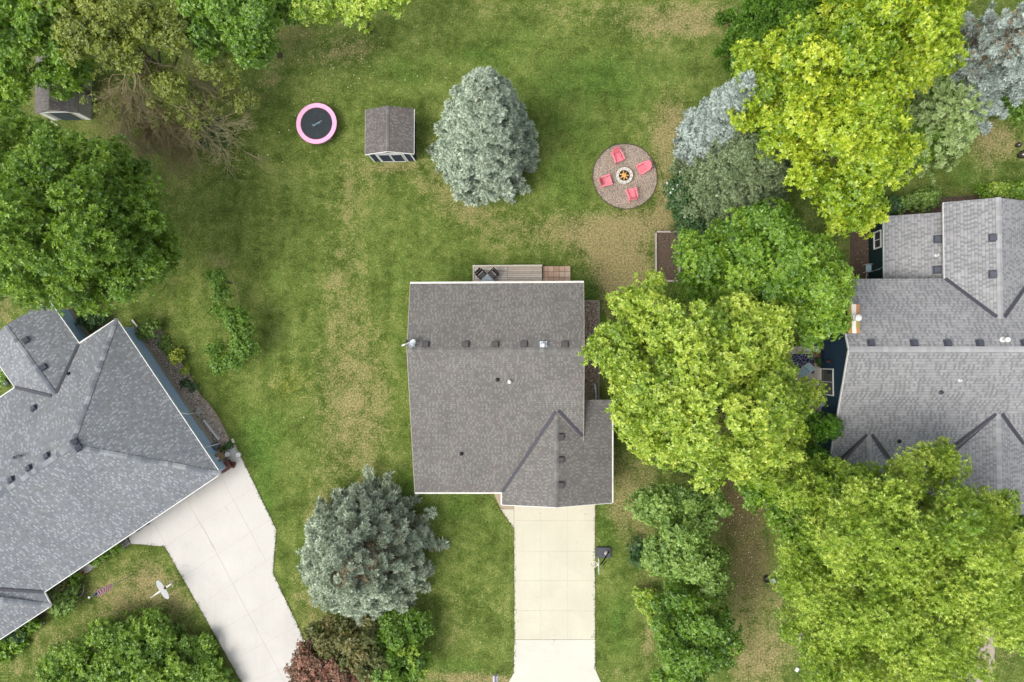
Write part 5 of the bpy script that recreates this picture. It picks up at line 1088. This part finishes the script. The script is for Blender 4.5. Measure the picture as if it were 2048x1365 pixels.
c = at(462, 930, .3); t = thing('crate', 'low dark brown crate leaning against the dark red one', 'crate', (c.x, c.y, .03)); mb = MB(); obox(mb, c, (.5, .4), .03, .32, an2+.7); obj('box', mb, M['wood_red'], t); mb = MB(); obox(mb, c, (.46, .06), .32, .35, an2+.7); obj('handle', mb, M['wood_red'], t)
def board(name, a, b, w, h, mat, label, cat, z=.05):
    A, B = at(a[0], a[1], z), at(b[0], b[1], z); c = (A+B)/2; o = obj(name, MB().beam(A+Vector((0, 0, h/2)), B+Vector((0, 0, h/2)), w, h), mat, None, tuple(c)); return tag(o, label, cat)
board('drain_pipe', (408, 840), (438.5, 880), .14, .09, M['white'], 'long white drain pipe lying on the gravel bed near the driveway', 'drain pipe')
board('drain_pipe', (265, 640), (283, 662), .13, .09, solid('off_white_pipe', (0.6, 0.6, 0.57)), 'short off-white drain pipe lying on the grass near the upper corner of the left house', 'drain pipe')
board('splash_block', (398, 815), (396, 831), .3, .07, solid('grey_block', (0.42, 0.41, 0.38), .9), 'pale grey splash block on the gravel bed', 'splash block')
board('paving_stone', (465, 878), (468, 886), .18, .05, M['stone'], 'small pale stone at the upper corner of the left driveway', 'stone')
for (x, y, r, lb) in ((79, 1256, .11, 'pale round stone at the foot of the hosta bed, the lower of two'), (88, 1246, .08, 'smaller pale stone just above the lower one by the hosta bed')):
    c = at(x, y, .05); mb = MB().lathe((c.x, c.y, 0), [(r*.8, 0), (r, r*.5), (r*.7, r*.9), (.02, r)], 10); tag(obj('stone', mb, M['stone'], None, (c.x, c.y, 0), smooth=True), lb, 'stone')
c = at(142, 1194, .1); mb = MB(); pts = [(168, 1170), (167, 1185), (161, 1193), (152, 1198), (146, 1202)]; mb.tube([tuple(at(x, y, .04)) for x, y in pts], .04, 6); tag(obj('hose', mb, solid('pale_hose', (0.42, 0.43, 0.34)), None, tuple(at(160, 1190, 0))), 'pale curved hose edging the shrubs in front of the left house', 'hose')
# odds and ends to the right and bottom
c = at(1534, 1160, .2); t = thing('hose_reel', 'black coiled hose reel with a grey box at the left edge of the big willow', 'hose reel', (c.x, c.y, 0)); mb = MB()
for k in range(3): mb.tube(loop((c.x, c.y), .24-.03*k, .26-.03*k, 0, 6.28, .06+.07*k, 20), .035, 7, cap=False)
obj('hose', mb, M['black'], t); obj('box', MB().box((c.x+.42, c.y-.05, .15), (.3, .34, .3), .4), solid('grey_box', (0.36, 0.37, 0.38)), t)
for i, (x, y, r, lb) in enumerate(((1596, 1273, .26, 'largest pale rock at the lower left edge of the willow'), (1601, 1282, .16, 'small pale rock just below the largest one by the willow'), (1606, 1268, .18, 'pinkish rock to the right of the largest pale rock'))):
    c = at(x, y, .1); pr = [(r*.9, -.05), (r, r*.25), (r*.75, r*.6), (r*.3, r*.75), (.02, r*.75)]; mb = MB().lathe((c.x, c.y, 0), pr, 9); mb.v = [(v[0]+random.uniform(-.04, .04), v[1]+random.uniform(-.04, .04), v[2]) for v in mb.v]; tag(obj('rock', mb, solid('pale_rock', (0.5, 0.46, 0.43) if i < 2 else (0.42, 0.32, 0.29), .9, .2), None, (c.x, c.y, 0)), lb, 'rock')
c = at(1594, 1340, .1); tag(obj('utility_marker', MB().box((c.x, c.y, .06), (.22, .3, .12), -.5), M['white'], None, (c.x, c.y, 0)), 'small white box on the grass near the bottom edge, left of the willow', 'marker box')
c = at(991, 1360, 1.1); t = thing('mailbox', 'grey mailbox with a dark stripe beside the cream driveway at the bottom edge', 'mailbox', (c.x, c.y, 0)); mb = MB()
pts = [(-.2, 0), (-.2, .14)]+[(-.2*math.cos(PI*k/8), .14+.13*math.sin(PI*k/8)) for k in range(1, 8)]+[(.2, .14), (.2, 0)]
n = len(pts); vs = [(c.x+x, c.y+s*.34, 1.0+z) for s in (-1, 1) for x, z in pts]; mb.add(vs, [tuple(range(n)), tuple(range(2*n-1, n-1, -1))]+[(i, (i+1) % n, n+(i+1) % n, n+i) for i in range(n)])
obj('body', mb, solid('grey_mailbox', (0.45, 0.44, 0.47), .5), t); obj('stripe', MB().box((c.x, c.y, 1.272), (.13, .66, .02)), solid('slate_stripe', (0.13, 0.12, 0.17)), t); obj('post', MB().box((c.x, c.y, .48), (.1, .1, 1.04)), M['timber'], t)
c = at(8, 750, .3); t = thing('planter', 'white slatted planter with leafy plants by the left edge, under the left house eave', 'planter', (c.x, c.y, 0)); mb = MB()
for k in range(2): mb.ring((c.x-.1, c.y+.1-k*.8, 0), .26, .3, .05, .4, 4, .5, PI/4+.5, PI/4+.5+2*PI)
obj('box', mb, M['white'], t); n = 60; cc_ = np.array([c.x-.1, c.y-.1, .35])+RNG.normal(0, 1, (n, 3))*np.array([.22, .45, .12]); leafobj('foliage', [rosettes(cc_, RNG.normal(0, .4, (n, 3))+np.array([0, 0, 1.]), np.full(n, .17), RNG.uniform(.3, 1, n), 7)], M['lf_green'], t)
# ------------------------------------------------------------ trees and shrubs
tree('broadleaf_tree', 'darker green tree in the gap between the lime maple and the huge willow', [(1555, 985, 6, 62, 48, 1.7), (1640, 955, 6, 55, 40, 1.6), (1600, 1050, 6, 55, 50, 1.6), (1510, 950, 5.5, 35, 30, 1.3)], 'lf_green', base=(1550, 960), size=.19, puff=.5)
tree('maple_tree', 'large lime green maple overhanging the east edge of the middle house roof', [(1290, 622, 9, 72, 62, 2.6), (1240, 720, 8, 68, 70, 2.6), (1390, 690, 10.5, 95, 90, 3.2), (1490, 670, 9.5, 85, 75, 3), (1320, 810, 9.5, 90, 90, 3), (1440, 830, 10.5, 100, 95, 3.2), (1530, 795, 9, 70, 75, 2.8), (1400, 915, 8, 75, 50, 2.4), (1335, 890, 7.5, 55, 55, 2.3), (1530, 890, 7.5, 60, 60, 2.2), (1490, 935, 7, 40, 35, 2), (1610, 785, 5.5, 36, 22, .9), (1550, 940, 6.5, 35, 30, 1.6)], 'lf_lime', base=(1425, 770), group=None, size=.2, puff=.52, open_=1.2, r0=.28, fill=.15, hull=.46, dens=.88, ragged=.23)
tree('maple_tree', 'mid green maple between the raised bed and the right house roof', [(1420, 540, 7.5, 75, 70, 2.4), (1530, 500, 8.5, 90, 75, 2.8), (1612, 560, 8.5, 78, 78, 2.6), (1520, 590, 8, 90, 60, 2.4), (1618, 640, 7.5, 50, 48, 2), (1480, 470, 6.5, 70, 35, 1.8)], 'lf_green', base=(1490, 565), group=None, size=.19, puff=.6)
tree('maple_tree', 'broad yellow green tree with bright foliage at the upper right', [(1555, 150, 9, 85, 70, 2.6), (1540, 230, 8.5, 70, 60, 2.4), (1650, 130, 11, 95, 90, 3), (1680, 240, 11, 105, 100, 3), (1610, 270, 9, 75, 55, 2.4), (1740, 320, 10, 75, 75, 2.6), (1660, 360, 9.5, 80, 75, 2.6), (1690, 420, 8.5, 62, 45, 2.2), (1500, 210, 7, 45, 55, 2)], 'lf_yellow', base=(1570, 330), size=.22, puff=.55, r0=.27, fill=.12, hull=.42, dens=.85, ragged=.24)
tree('maple_tree', 'tall yellow green tree cut by the top edge at the right', [(1760, 60, 11, 90, 85, 3), (1830, 40, 11, 75, 75, 3), (1845, 115, 10, 52, 55, 2.2), (1765, 150, 9.5, 62, 50, 2.2), (1700, 40, 9, 60, 60, 2.4)], 'lf_yellow', base=(1660, 190), size=.22, puff=.55, fill=.12, hull=.42, dens=.85, ragged=.24)
spruce('cedar_tree', 'dark feathery evergreen at the top edge, left of the yellow green trees', (1540, 95), (1650, -50), 11.0, 3.0, 'nd_dark', size=.36, jit=.2)
spruce('blue_spruce', 'pale blue spruce leaning out beside the yellow green tree above the fire pit', (1410, 290), (1500, 152), 12.5, 2.0, 'nd_blue', pw=.75, size=.3)
spruce('blue_spruce', 'large silvery spruce standing alone between the shed and the fire pit', (972, 318), (968, 158), 14.2, 3.15, 'nd_silver', pw=.52, size=.32)
spruce('blue_spruce', 'wide teal grey spruce with brown gaps beside the cream driveway', (752, 1092), (674, 1158), 8.4, 4.5, 'nd_teal', pw=.5, size=.33, brown=.3, bare=(.4, .8, .5), jit=.12, dens=1.2)
spruce('pine_tree', 'grey green spruce below the pale blue spruce, right of the fire pit', (1437, 395), (1540, 305), 9.3, 3.2, 'nd_green', pw=.5, size=.3, jit=.18)
spruce('blue_spruce', 'pale grey blue spruce at the upper right corner', (1925, 160), (2105, 25), 11.5, 3.1, 'nd_blue', pw=.55, jit=.25, size=.32, dens=.8, brown=.25, bare=(2.6, 1.6, .5))
spruce('larch_tree', 'weeping pale green larch spreading from the yellow green trees at the upper right', (1835, 262), (1935, 203), 6.3, 3.2, 'nd_larch', pw=.4, dens=.62, size=.26, droop=.3, jit=.22, pf=.2, inner=.0, bw=.4)
tree('broadleaf_tree', 'small bright green tree under the larch at the upper right', [(1838, 288, 1.9, 42, 30, 1.1), (1905, 170, 2.2, 40, 30, 1.0)], 'lf_green', size=.17, puff=.45, r0=.1)
tree('willow_tree', 'huge feathery light green tree covering the lower right corner', [(1620, 1130, 9, 85, 85, 2.6), (1640, 1000, 8, 85, 75, 2.4), (1735, 972, 9, 76, 50, 2.4), (1740, 1060, 12, 105, 95, 3.2), (1845, 985, 10, 82, 68, 2.8), (1870, 1100, 12.5, 110, 100, 3.2), (1960, 1080, 11, 80, 95, 2.8), (1700, 1190, 10.5, 105, 90, 3), (1830, 1220, 11, 100, 85, 3), (1940, 1190, 10, 80, 65, 2.6), (1650, 1280, 8, 75, 85, 2.4), (1760, 1320, 9.5, 110, 80, 2.8), (1880, 1300, 9, 70, 70, 2.4), (1560, 960, 6.5, 55, 50, 2), (2020, 1180, 9, 60, 70, 2.4), (1872, 922, 8, 34, 42, 1.4), (1960, 1010, 9, 45, 45, 1.8)], 'lf_willow', base=(1650, 1040), size=.19, k=13, narrow=.21, open_=.9, puff=.52, r0=.34, ragged=.24, hull=.46, fill=.18, dens=.88)
tree('arborvitae', 'bright green arborvitae against the navy wall of the right house', [(1630, 852, 3.5, 30, 24, 2.2), (1660, 858, 4.8, 17, 15, 1.2)], 'nd_arbor', size=.16, puff=.35, k=9, narrow=.3, r0=.06)
tree('arborvitae', 'dark green arborvitae just below the bright one by the navy wall', [(1620, 925, 3.5, 38, 28, 2.2), (1575, 935, 3, 30, 26, 1.8)], 'nd_arbor', size=.16, puff=.35, k=9, narrow=.3, r0=.06)
tree('broadleaf_tree', 'cool green clumpy tree right of the cream driveway, upper of the row', [(1300, 1010, 4.5, 30, 30, 1.3), (1345, 1010, 5.2, 45, 38, 1.6), (1405, 1010, 5.2, 45, 38, 1.6), (1370, 1060, 5.5, 50, 42, 1.7), (1330, 1110, 4.6, 45, 45, 1.5), (1395, 1115, 5, 42, 50, 1.6), (1420, 1160, 4, 30, 35, 1.2)], 'lf_cool', size=.17, puff=.42, r0=.14)
tree('broadleaf_tree', 'green leafy tree at the bottom edge, lowest of the row right of the driveway', [(1350, 1240, 4.5, 48, 50, 1.6), (1410, 1250, 5, 52, 55, 1.7), (1370, 1310, 5, 55, 50, 1.7), (1430, 1290, 4.2, 35, 45, 1.4), (1350, 1350, 4, 40, 35, 1.4)], 'lf_dense', size=.18, puff=.45, r0=.14)
tree('broadleaf_tree', 'large dark green maple on the left side above the left house', [(60, 310, 9.5, 95, 75, 2.8), (160, 370, 10.5, 110, 90, 3), (50, 440, 11.5, 110, 100, 3.2), (170, 480, 11, 115, 90, 3), (270, 430, 8.5, 75, 80, 2.4), (280, 530, 8, 62, 65, 2.3), (90, 560, 9, 110, 65, 2.6), (200, 570, 8, 95, 58, 2.4), (-40, 380, 10, 80, 110, 3), (318, 485, 6.0, 46, 60, 1.6), (230, 340, 7.5, 70, 55, 2.2), (-30, 540, 8, 70, 70, 2.4)], 'lf_maple', base=(270, 460), size=.24, puff=.52, k=9, narrow=.32, open_=.95, ragged=.27, r0=.3, hull=.58, fill=.7, dens=.95)
tree('broadleaf_tree', 'green maple in the front yard at the bottom left', [(150, 1330, 1.5, 60, 55, 1.1), (230, 1290, 1.5, 75, 55, 1.1), (310, 1275, 1.0, 65, 50, .8), (290, 1345, 1.8, 85, 60, 1.2), (395, 1325, .7, 58, 50, .5), (200, 1380, 1.7, 80, 50, 1.2), (435, 1368, .6, 38, 35, .4)], 'lf_maple', base=(340, 1310), size=.2, puff=.5, r0=.2)
tree('broadleaf_tree', 'dense bright green tree with a pointed side at the top left', [(440, 20, 9, 60, 45, 2.4), (500, 50, 9.5, 65, 50, 2.6), (560, 20, 9, 60, 45, 2.4), (510, 105, 7.5, 40, 38, 1.8), (420, 70, 7, 40, 40, 1.8)], 'lf_dense', base=(560, 110), size=.2, puff=.55)
tree('broadleaf_tree', 'yellowish leafy branches hanging in from the top edge above the trampoline', [(620, 5, 9, 55, 30, 1.8), (720, -5, 9, 55, 35, 1.6), (780, -5, 9, 40, 35, 1.6), (715, 30, 8.5, 24, 22, 1.0)], 'lf_willow', base=(740, 60), size=.2, puff=.5, dens=.7, fill=.2)
tree('broadleaf_tree', 'green tree at the far upper left corner', [(20, 60, 8, 80, 70, 2.4), (95, 60, 7.5, 60, 70, 2.2), (90, 20, 9, 80, 50, 2.2), (20, 180, 6, 60, 45, 1.8), (120, 165, 5, 40, 40, 1.4), (150, 150, 4.5, 30, 28, 1.0)], 'lf_green', base=(180, 190), size=.2, puff=.6, dens=.8)
# olive tree with bare lower branches
L = lobes_world([(240, 40, 9.5, 80, 45, 1.6), (180, 80, 9, 65, 50, 1.6), (255, 100, 8.5, 66, 36, 1.2), (340, 60, 8.5, 60, 50, 1.4), (335, 175, 7, 26, 22, .8), (150, 20, 9, 60, 40, 1.5), (200, 110, 8, 36, 28, 1.0), (390, 30, 8, 30, 35, 1.2)])
b = at(400, 215, 0); t = thing('broadleaf_tree', 'olive green tree with long bare brown branches at the upper left', 'tree', (b.x, b.y, 0))
parts, _ = crown(L, .5, .62, .19, 8, .45, 1.15, fill=.12, ragged=.25); leafobj('crown', parts, M['lf_olive'], t)
Lw = lobes_world([(330, 170, 5.5, 60, 50, .8), (430, 130, 6, 50, 50, .9), (290, 230, 4.5, 70, 45, .7), (390, 220, 4.5, 60, 50, .7), (470, 190, 4, 40, 40, .6), (200, 200, 5, 40, 30, .7)]); parts, _ = crown(Lw, .35, .16, .13, 6, .4, 1.2, fill=.12, ragged=.5); leafobj('sparse_foliage', parts, M['lf_olive'], t)
top = at(250, 90, 9); mb = trunk_limbs((b.x, b.y, -.1), L, .26); obj('trunk', mb, M['bark'], t)
def sprout(mb, p, d, ln, r, lv):
    n = max(3, int(ln/.35)); pts = [Vector(p)]; d = Vector(d).normalized()
    for i in range(n):
        d = (d+Vector((random.gauss(0, .16), random.gauss(0, .16), random.gauss(-.03, .08)))).normalized(); pts.append(pts[-1]+d*(ln/n))
    mb.tube(pts, [max(.0095, .65*r*(1-.72*i/n)) for i in range(n+1)], 4 if lv else 6, cap=False)
    if lv < 3:
        for k in range(int(ln*(3.6, 4.0, 3.2)[lv])+1):
            i = random.randint(max(1, n//5), n); s_ = random.choice((-1, 1)); q = Matrix.Rotation(s_*random.uniform(.3, .9), 3, 'Z') @ (pts[i]-pts[i-1]).normalized()
            q.z += random.uniform(-.25, .2); sprout(mb, pts[i], q, ln*random.uniform(.28, .55), r*.55*(1-.5*i/n), lv+1)
for (x0, y0, z0, x1, y1, z1, r) in ((255, 125, 7.5, 235, 265, 4.8, .045), (275, 150, 7, 285, 300, 4.4, .05), (300, 170, 6.4, 330, 310, 4.0, .045), (262, 135, 7.4, 220, 255, 5, .045), (280, 160, 7, 310, 260, 4.6, .045), (258, 128, 7.6, 205, 232, 5, .05), (264, 130, 7.6, 268, 285, 5, .07), (268, 140, 7.4, 250, 260, 4.6, .05), (278, 150, 7.2, 300, 290, 4.2, .05), (300, 120, 7.4, 330, 150, 6, .05), (325, 130, 7, 460, 170, 5, .05), (330, 200, 5.2, 450, 300, 3.6, .06), (320, 85, 7.6, 455, 75, 5.6, .05), (345, 130, 6, 440, 215, 4.4, .05), (285, 190, 6, 360, 300, 4, .045), (240, 190, 6, 240, 300, 4.6, .05), (280, 60, 8, 440, 110, 6, .04), (225, 150, 6.5, 190, 215, 5, .04), (290, 180, 5.5, 400, 290, 3.5, .045), (350, 150, 5.5, 420, 250, 4, .04)):
    p0, p1 = at(x0, y0, z0), at(x1, y1, z1); mb = MB(); m_ = b.lerp(top, .55+.3*random.random()); mb.tube([m_, m_.lerp(p0, .6), p0], [r*1.3, r*1.15, r], 6, cap=False)
    random.seed(int(x1*7+y1)); sprout(mb, p0, p1-p0, (p1-p0).length, r, 0); obj('branch', mb, M['twig'] if r > .046 else M['twig_dark'], t)
random.seed(21)
# shrubs
shrub('shrub', 'dark green round shrub below the bare branches at the upper left', [(415, 268, .9, 32, 26, .8)], 'lf_dark', puff=.35)
shrub('shrub', 'green flowering shrub with white blossoms beside the grey green spruce', [(1365, 395, 1.5, 28, 38, 1.2), (1385, 440, 1.2, 30, 25, 1), (1400, 460, 1.2, 30, 25, 1)], 'lf_dark', puff=.35, size=.15)
shrub('shrub', 'top clump of the slender shrub row on the left lawn, bluish green', [(434, 560, 2.6, 16, 17, .6), (445, 588, 2.0, 14, 18, .6)], 'lf_dense', puff=.3, size=.13, dens=1.0)
shrub('shrub', 'middle clump of the slender shrub row on the left lawn', [(472, 635, 2.4, 20, 22, .7), (442, 622, 2.0, 17, 8, .5), (484, 665, 2.2, 20, 24, .7)], 'lf_dense', puff=.3, size=.13, dens=1.1)
shrub('shrub', 'widest bottom clump of the slender shrub row on the left lawn', [(490, 692, 2.2, 22, 24, .7), (468, 720, 1.9, 20, 16, .6), (440, 732, 1.6, 18, 14, .5), (430, 698, 1.5, 15, 13, .5)], 'lf_dense', puff=.3, size=.13, dens=1.1)
mb = MB(); mb.tube([tuple(at(448, 522, 2.4)), tuple(at(462, 552, 2.0)), tuple(at(473, 580, 1.6)), tuple(at(480, 608, 1.1)), tuple(at(486, 640, 0))], [.02, .03, .035, .04, .05], 6); mb.tube([tuple(at(440, 540, 2.4)), tuple(at(452, 605, 1.4)), tuple(at(462, 640, 0))], [.02, .04, .05], 6)
tag(obj('sapling_stem', mb, M['twig'], None, tuple(at(486, 640, 0))), 'two thin pale bare stems beside the slender shrub row', 'stem')
mb = MB(); random.seed(3)
for _ in range(40):
    p = at(432+random.uniform(-18, 34), 520+random.uniform(-14, 16), random.uniform(1.4, 2.3)); sprout(mb, p, (random.gauss(0, 1), random.gauss(0, 1), random.uniform(0, .5)), .5, .008, 2)
tag(obj('dead_brush', mb, M['twig_dark'], None, tuple(at(440, 520, 0))), 'reddish dead twigs at the top of the slender shrub row', 'brush')
shrub('shrub', 'leafy green shrub at the top of the gravel bed by the left house', [(302, 660, .7, 17, 15, .6), (285, 668, .5, 12, 8, .4)], 'lf_cool', size=.15)
shrub('shrub', 'dark shrub between the maple and the corner of the left house', [(185, 643, .7, 26, 14, .6)], 'lf_dark')
shrub('flowering_plant', 'yellow green bush in the gravel bed, the larger of two', [(353, 713, .5, 12, 13, .5)], 'lf_lemon', 'plant', size=.12, puff=.25)
shrub('flowering_plant', 'small yellow green plant in the gravel bed, the lower of two', [(369, 741, .3, 7, 6, .3)], 'lf_lemon', 'plant', size=.1, puff=.18)
shrub('plant', 'low dark green plant at the upper part of the gravel bed', [(328, 685, .2, 10, 12, .2), (335, 700, .2, 8, 8, .2)], 'lf_cool', 'plant', size=.11, puff=.2)
shrub('plant', 'sprawling green plant in the middle of the gravel bed', [(372, 768, .2, 12, 10, .2), (385, 775, .15, 8, 8, .2)], 'lf_dark', 'plant', size=.1, puff=.2, dens=.6)
shrub('plant', 'low green plants between the gravel bed and the driveway corner', [(456, 893, .12, 10, 5, .15)], 'lf_dark', 'plant', size=.11, puff=.2)
shrub('shrub', 'big green shrub in front of the left house entry', [(125, 1202, .9, 28, 22, .8), (140, 1178, .6, 18, 18, .5)], 'lf_cool', size=.15, puff=.35)
shrub('shrub', 'brownish shrub right beside the left house entry wall', [(118, 1172, .9, 18, 14, .6)], 'lf_bronze', size=.12)
shrub('shrub', 'light green shrub behind the terracotta pot', [(150, 1158, .6, 12, 11, .5)], 'lf_green', size=.14, puff=.25)
shrub('hedge_plant', 'row of leafy plants under the eave beside the front walk', [(232, 1094, .5, 14, 8, .4), (212, 1106, .5, 14, 9, .4), (192, 1120, .5, 12, 8, .4)], 'lf_green', 'plant', size=.17, puff=.22)
shrub('shrub', 'yellow green shrub under the lower left eave', [(68, 1245, .5, 16, 14, .4), (50, 1258, .5, 12, 10, .4)], 'lf_green', size=.16, puff=.25)
shrub('hosta', 'clump of pale edged hosta leaves at the left edge', [(22, 1282, .35, 24, 14, .3), (5, 1300, .35, 18, 16, .3), (38, 1290, .3, 10, 12, .3)], 'lf_green', 'plant', size=.26, puff=.25, narrow=.8, open_=1.3, k=6)
shrub('shrub', 'dark leafy shrub between the hosta and the eave', [(28, 1268, .5, 28, 12, .4)], 'lf_dark', size=.18, puff=.25)
shrub('burgundy_shrub', 'burgundy smoke bush spilling over the bottom of the left driveway', [(625, 1330, 2.2, 38, 38, 1.1), (610, 1355, 2, 34, 30, 1.0), (670, 1345, 2.4, 40, 36, 1.1), (700, 1370, 2.4, 45, 30, 1.1), (618, 1290, 1.8, 22, 18, .7)], 'lf_red', size=.17, puff=.4)
shrub('bronze_shrub', 'bronze green shrub between the teal spruce and the burgundy bush', [(660, 1270, 2.2, 48, 32, 1.1), (720, 1265, 2.4, 45, 36, 1.2), (700, 1305, 2.6, 55, 34, 1.2), (740, 1320, 2.6, 35, 36, 1.2)], 'lf_bronze', size=.17, puff=.42)
shrub('shrub', 'bright green shrub right of the burgundy bush at the bottom edge', [(790, 1290, 2.2, 45, 40, 1.1), (820, 1330, 2, 42, 36, 1.0), (760, 1350, 2.4, 45, 36, 1.1), (830, 1250, 1.6, 32, 28, .9), (780, 1240, 1.8, 38, 22, .9)], 'lf_dense', size=.18, puff=.4)
shrub('shrub', 'lemon tipped sprigs along the right side of the bottom green shrub', [(826, 1312, 2.9, 9, 20, .4), (803, 1300, 3.0, 12, 6, .3), (845, 1345, 2.6, 12, 8, .3)], 'lf_willow', size=.12, puff=.2, dens=.5, fill=.2)
shrub('ornamental_grass', 'dark arching grass clump left of the cool green tree', [(1273, 1103, .6, 14, 20, .6)], 'lf_dark', 'grass', size=.34, k=12, narrow=.1, open_=.9, puff=.3)
shrub('shrub', 'lime feathery shrub in the middle of the row right of the driveway', [(1366, 1175, 2.0, 32, 22, .8)], 'lf_green', size=.3, narrow=.16, k=12, open_=1.2, puff=.3)
shrub('shrub', 'yellow green low shrub on the left side of the row right of the driveway', [(1300, 1205, .8, 22, 20, .6), (1285, 1185, .6, 14, 12, .4), (1310, 1230, .8, 16, 20, .6)], 'lf_willow', size=.14, dens=.6, fill=.5)
shrub('shrub', 'green bush above the lean-to roof of the right house', [(1815, 410, .9, 26, 14, .8), (1850, 400, .9, 30, 14, .8)], 'lf_cool', size=.15, puff=.32)
shrub('shrub', 'dark green bush left of the lean-to roof of the right house', [(1770, 415, .9, 26, 16, .8)], 'lf_dark', size=.15, puff=.3)
shrub('shrub', 'yellow green bush above the gable of the right house', [(1995, 380, .8, 13, 13, .6)], 'lf_willow', size=.13, puff=.25)
shrub('shrub', 'green bush at the right edge above the gable of the right house', [(2030, 380, .8, 28, 14, .7), (1970, 385, .5, 14, 10, .4)], 'lf_green', size=.14, puff=.3)
shrub('shrub', 'green undergrowth below the pale blue spruce at the upper right corner', [(1990, 205, .9, 45, 24, .7), (2035, 215, .9, 30, 26, .7)], 'lf_dense', size=.17, puff=.35, dens=.8)
shrub('shrub', 'dark green shrub at the right edge below the right house roof', [(2040, 1065, 1.2, 24, 35, 1.0), (2045, 1110, 1.2, 20, 24, .9)], 'lf_dense', size=.15, puff=.3)
shrub('shrub', 'dark rounded shrub by the right edge, left of the bottom path top', [(2030, 1270, 1.2, 40, 30, .8), (1990, 1235, 1.6, 40, 26, .8)], 'lf_willow', size=.16, puff=.35, dens=.7)
# white blossoms on the flowering shrub
c = at(1362, 392, 2.4); n = 10; q = np.array([c.x, c.y, 2.6])+RNG.normal(0, 1, (n, 3))*np.array([.6, .9, .1]); 
for o in bpy.data.objects:
    if o.get('label', '').startswith('green flowering shrub'): leafobj('blossom', [rosettes(q, np.tile([[0, 0, 1.]], (n, 1)), np.full(n, .10), np.full(n, .9), 6, .7)], M['white'], o)

# ------------------------------------------------------------ fallen leaves, grass tufts (uncountable)
def edge_grass(segs, per=26):
    P = []
    for a, b in segs:
        a, b = at(*a), at(*b); L_ = (b-a).length; n = int(L_*per); tt = RNG.random(n); nr_ = Vector((-(b-a).y, (b-a).x))/L_; o = np.abs(RNG.normal(0, .06, n))*(1+.6*np.sin(tt*L_*2.1))-.02; sg = RNG.choice([-1, 1], n, p=[.5, .5])*0+1
        P.append(np.stack([a.x+(b.x-a.x)*tt+nr_.x*o*RNG.choice([-1, 1], n), a.y+(b.y-a.y)*tt+nr_.y*o*RNG.choice([-1, 1], n), np.full(n, .02)], 1))
    P = np.concatenate(P); n = len(P); V = rosettes(P, RNG.normal(0, .35, (n, 3))+np.array([0, 0, 1.]), .085*RNG.uniform(.6, 1.5, n), RNG.random(n), 6, .16, .7)
    o = leafobj('grass', [V], leafmat('edge_grass_blade', pal((0.05, 0.09, 0.015), (0.11, 0.15, 0.027), (0.23, 0.23, 0.08)), .2, .02)); o['kind'] = 'stuff'
edge_grass([((1028, 1057), (1029, 1279)), ((1029, 1279), (1027, 1347)), ((1190, 1015), (1190, 1340)), ((1001, 1018), (1028, 1057)), ((974, 986), (1001, 1018)), ((470, 888), (553, 1060)), ((553, 1060), (546, 1146)), ((546, 1146), (607, 1275)), ((484, 1365), (330, 1093)), ((330, 1093), (262, 1088)), ((261, 1089), (166, 1152)), ((1990, 1228), (1988, 1365)), ((946, 531), (1141, 531)), ((1142, 533), (1142, 566)), ((1199, 602), (1198, 800)), ((1310, 464), (1310, 562)), ((1311, 462), (1358, 462))]+[(pp[i], pp[(i+1) % len(pp)]) for i in range(len(pp))])
def scatter(name, n, fields, size, mat, zo=.03, label=None, ran=0.4):
    ws = np.array([f[4]*f[2]*f[3] for f in fields]); ws = ws/ws.sum(); k = RNG.choice(len(fields), n, p=ws); P = []
    for i in k:
        px, py, rx, ry, _ = fields[i]; a = at(px+RNG.normal(0, .6)*rx, py+RNG.normal(0, .6)*ry, zo); P.append([a.x, a.y, zo])
    P = np.array(P); A = RNG.normal(0, ran, (n, 3))+np.array([0, 0, 1.])
    V = rosettes(P, A, size*RNG.uniform(.6, 1.3, n), RNG.random(n), 1, .75, 1.4)
    o = leafobj(name, [V], mat); o['kind'] = 'stuff'
    if label: o['label'] = label
    return o
scatter('fallen_leaves', 900, [(660, 90, 130, 70, 1.), (1480, 1030, 50, 90, 1.6), (1520, 1180, 35, 70, .9), (620, 200, 200, 100, .35), (1000, 130, 300, 90, .12), (420, 300, 120, 100, .3), (1900, 230, 100, 60, .1), (1450, 1250, 80, 120, .25), (1735, 480, 30, 60, .8), (700, 900, 300, 200, .02), (900, 1250, 150, 80, .04)], .10, leafmat('fallen_leaf', pal((0.36, 0.29, 0.10), (0.52, 0.45, 0.20), (0.74, 0.68, 0.40)), .1), .05, 'scattered pale yellow fallen leaves on the grass')
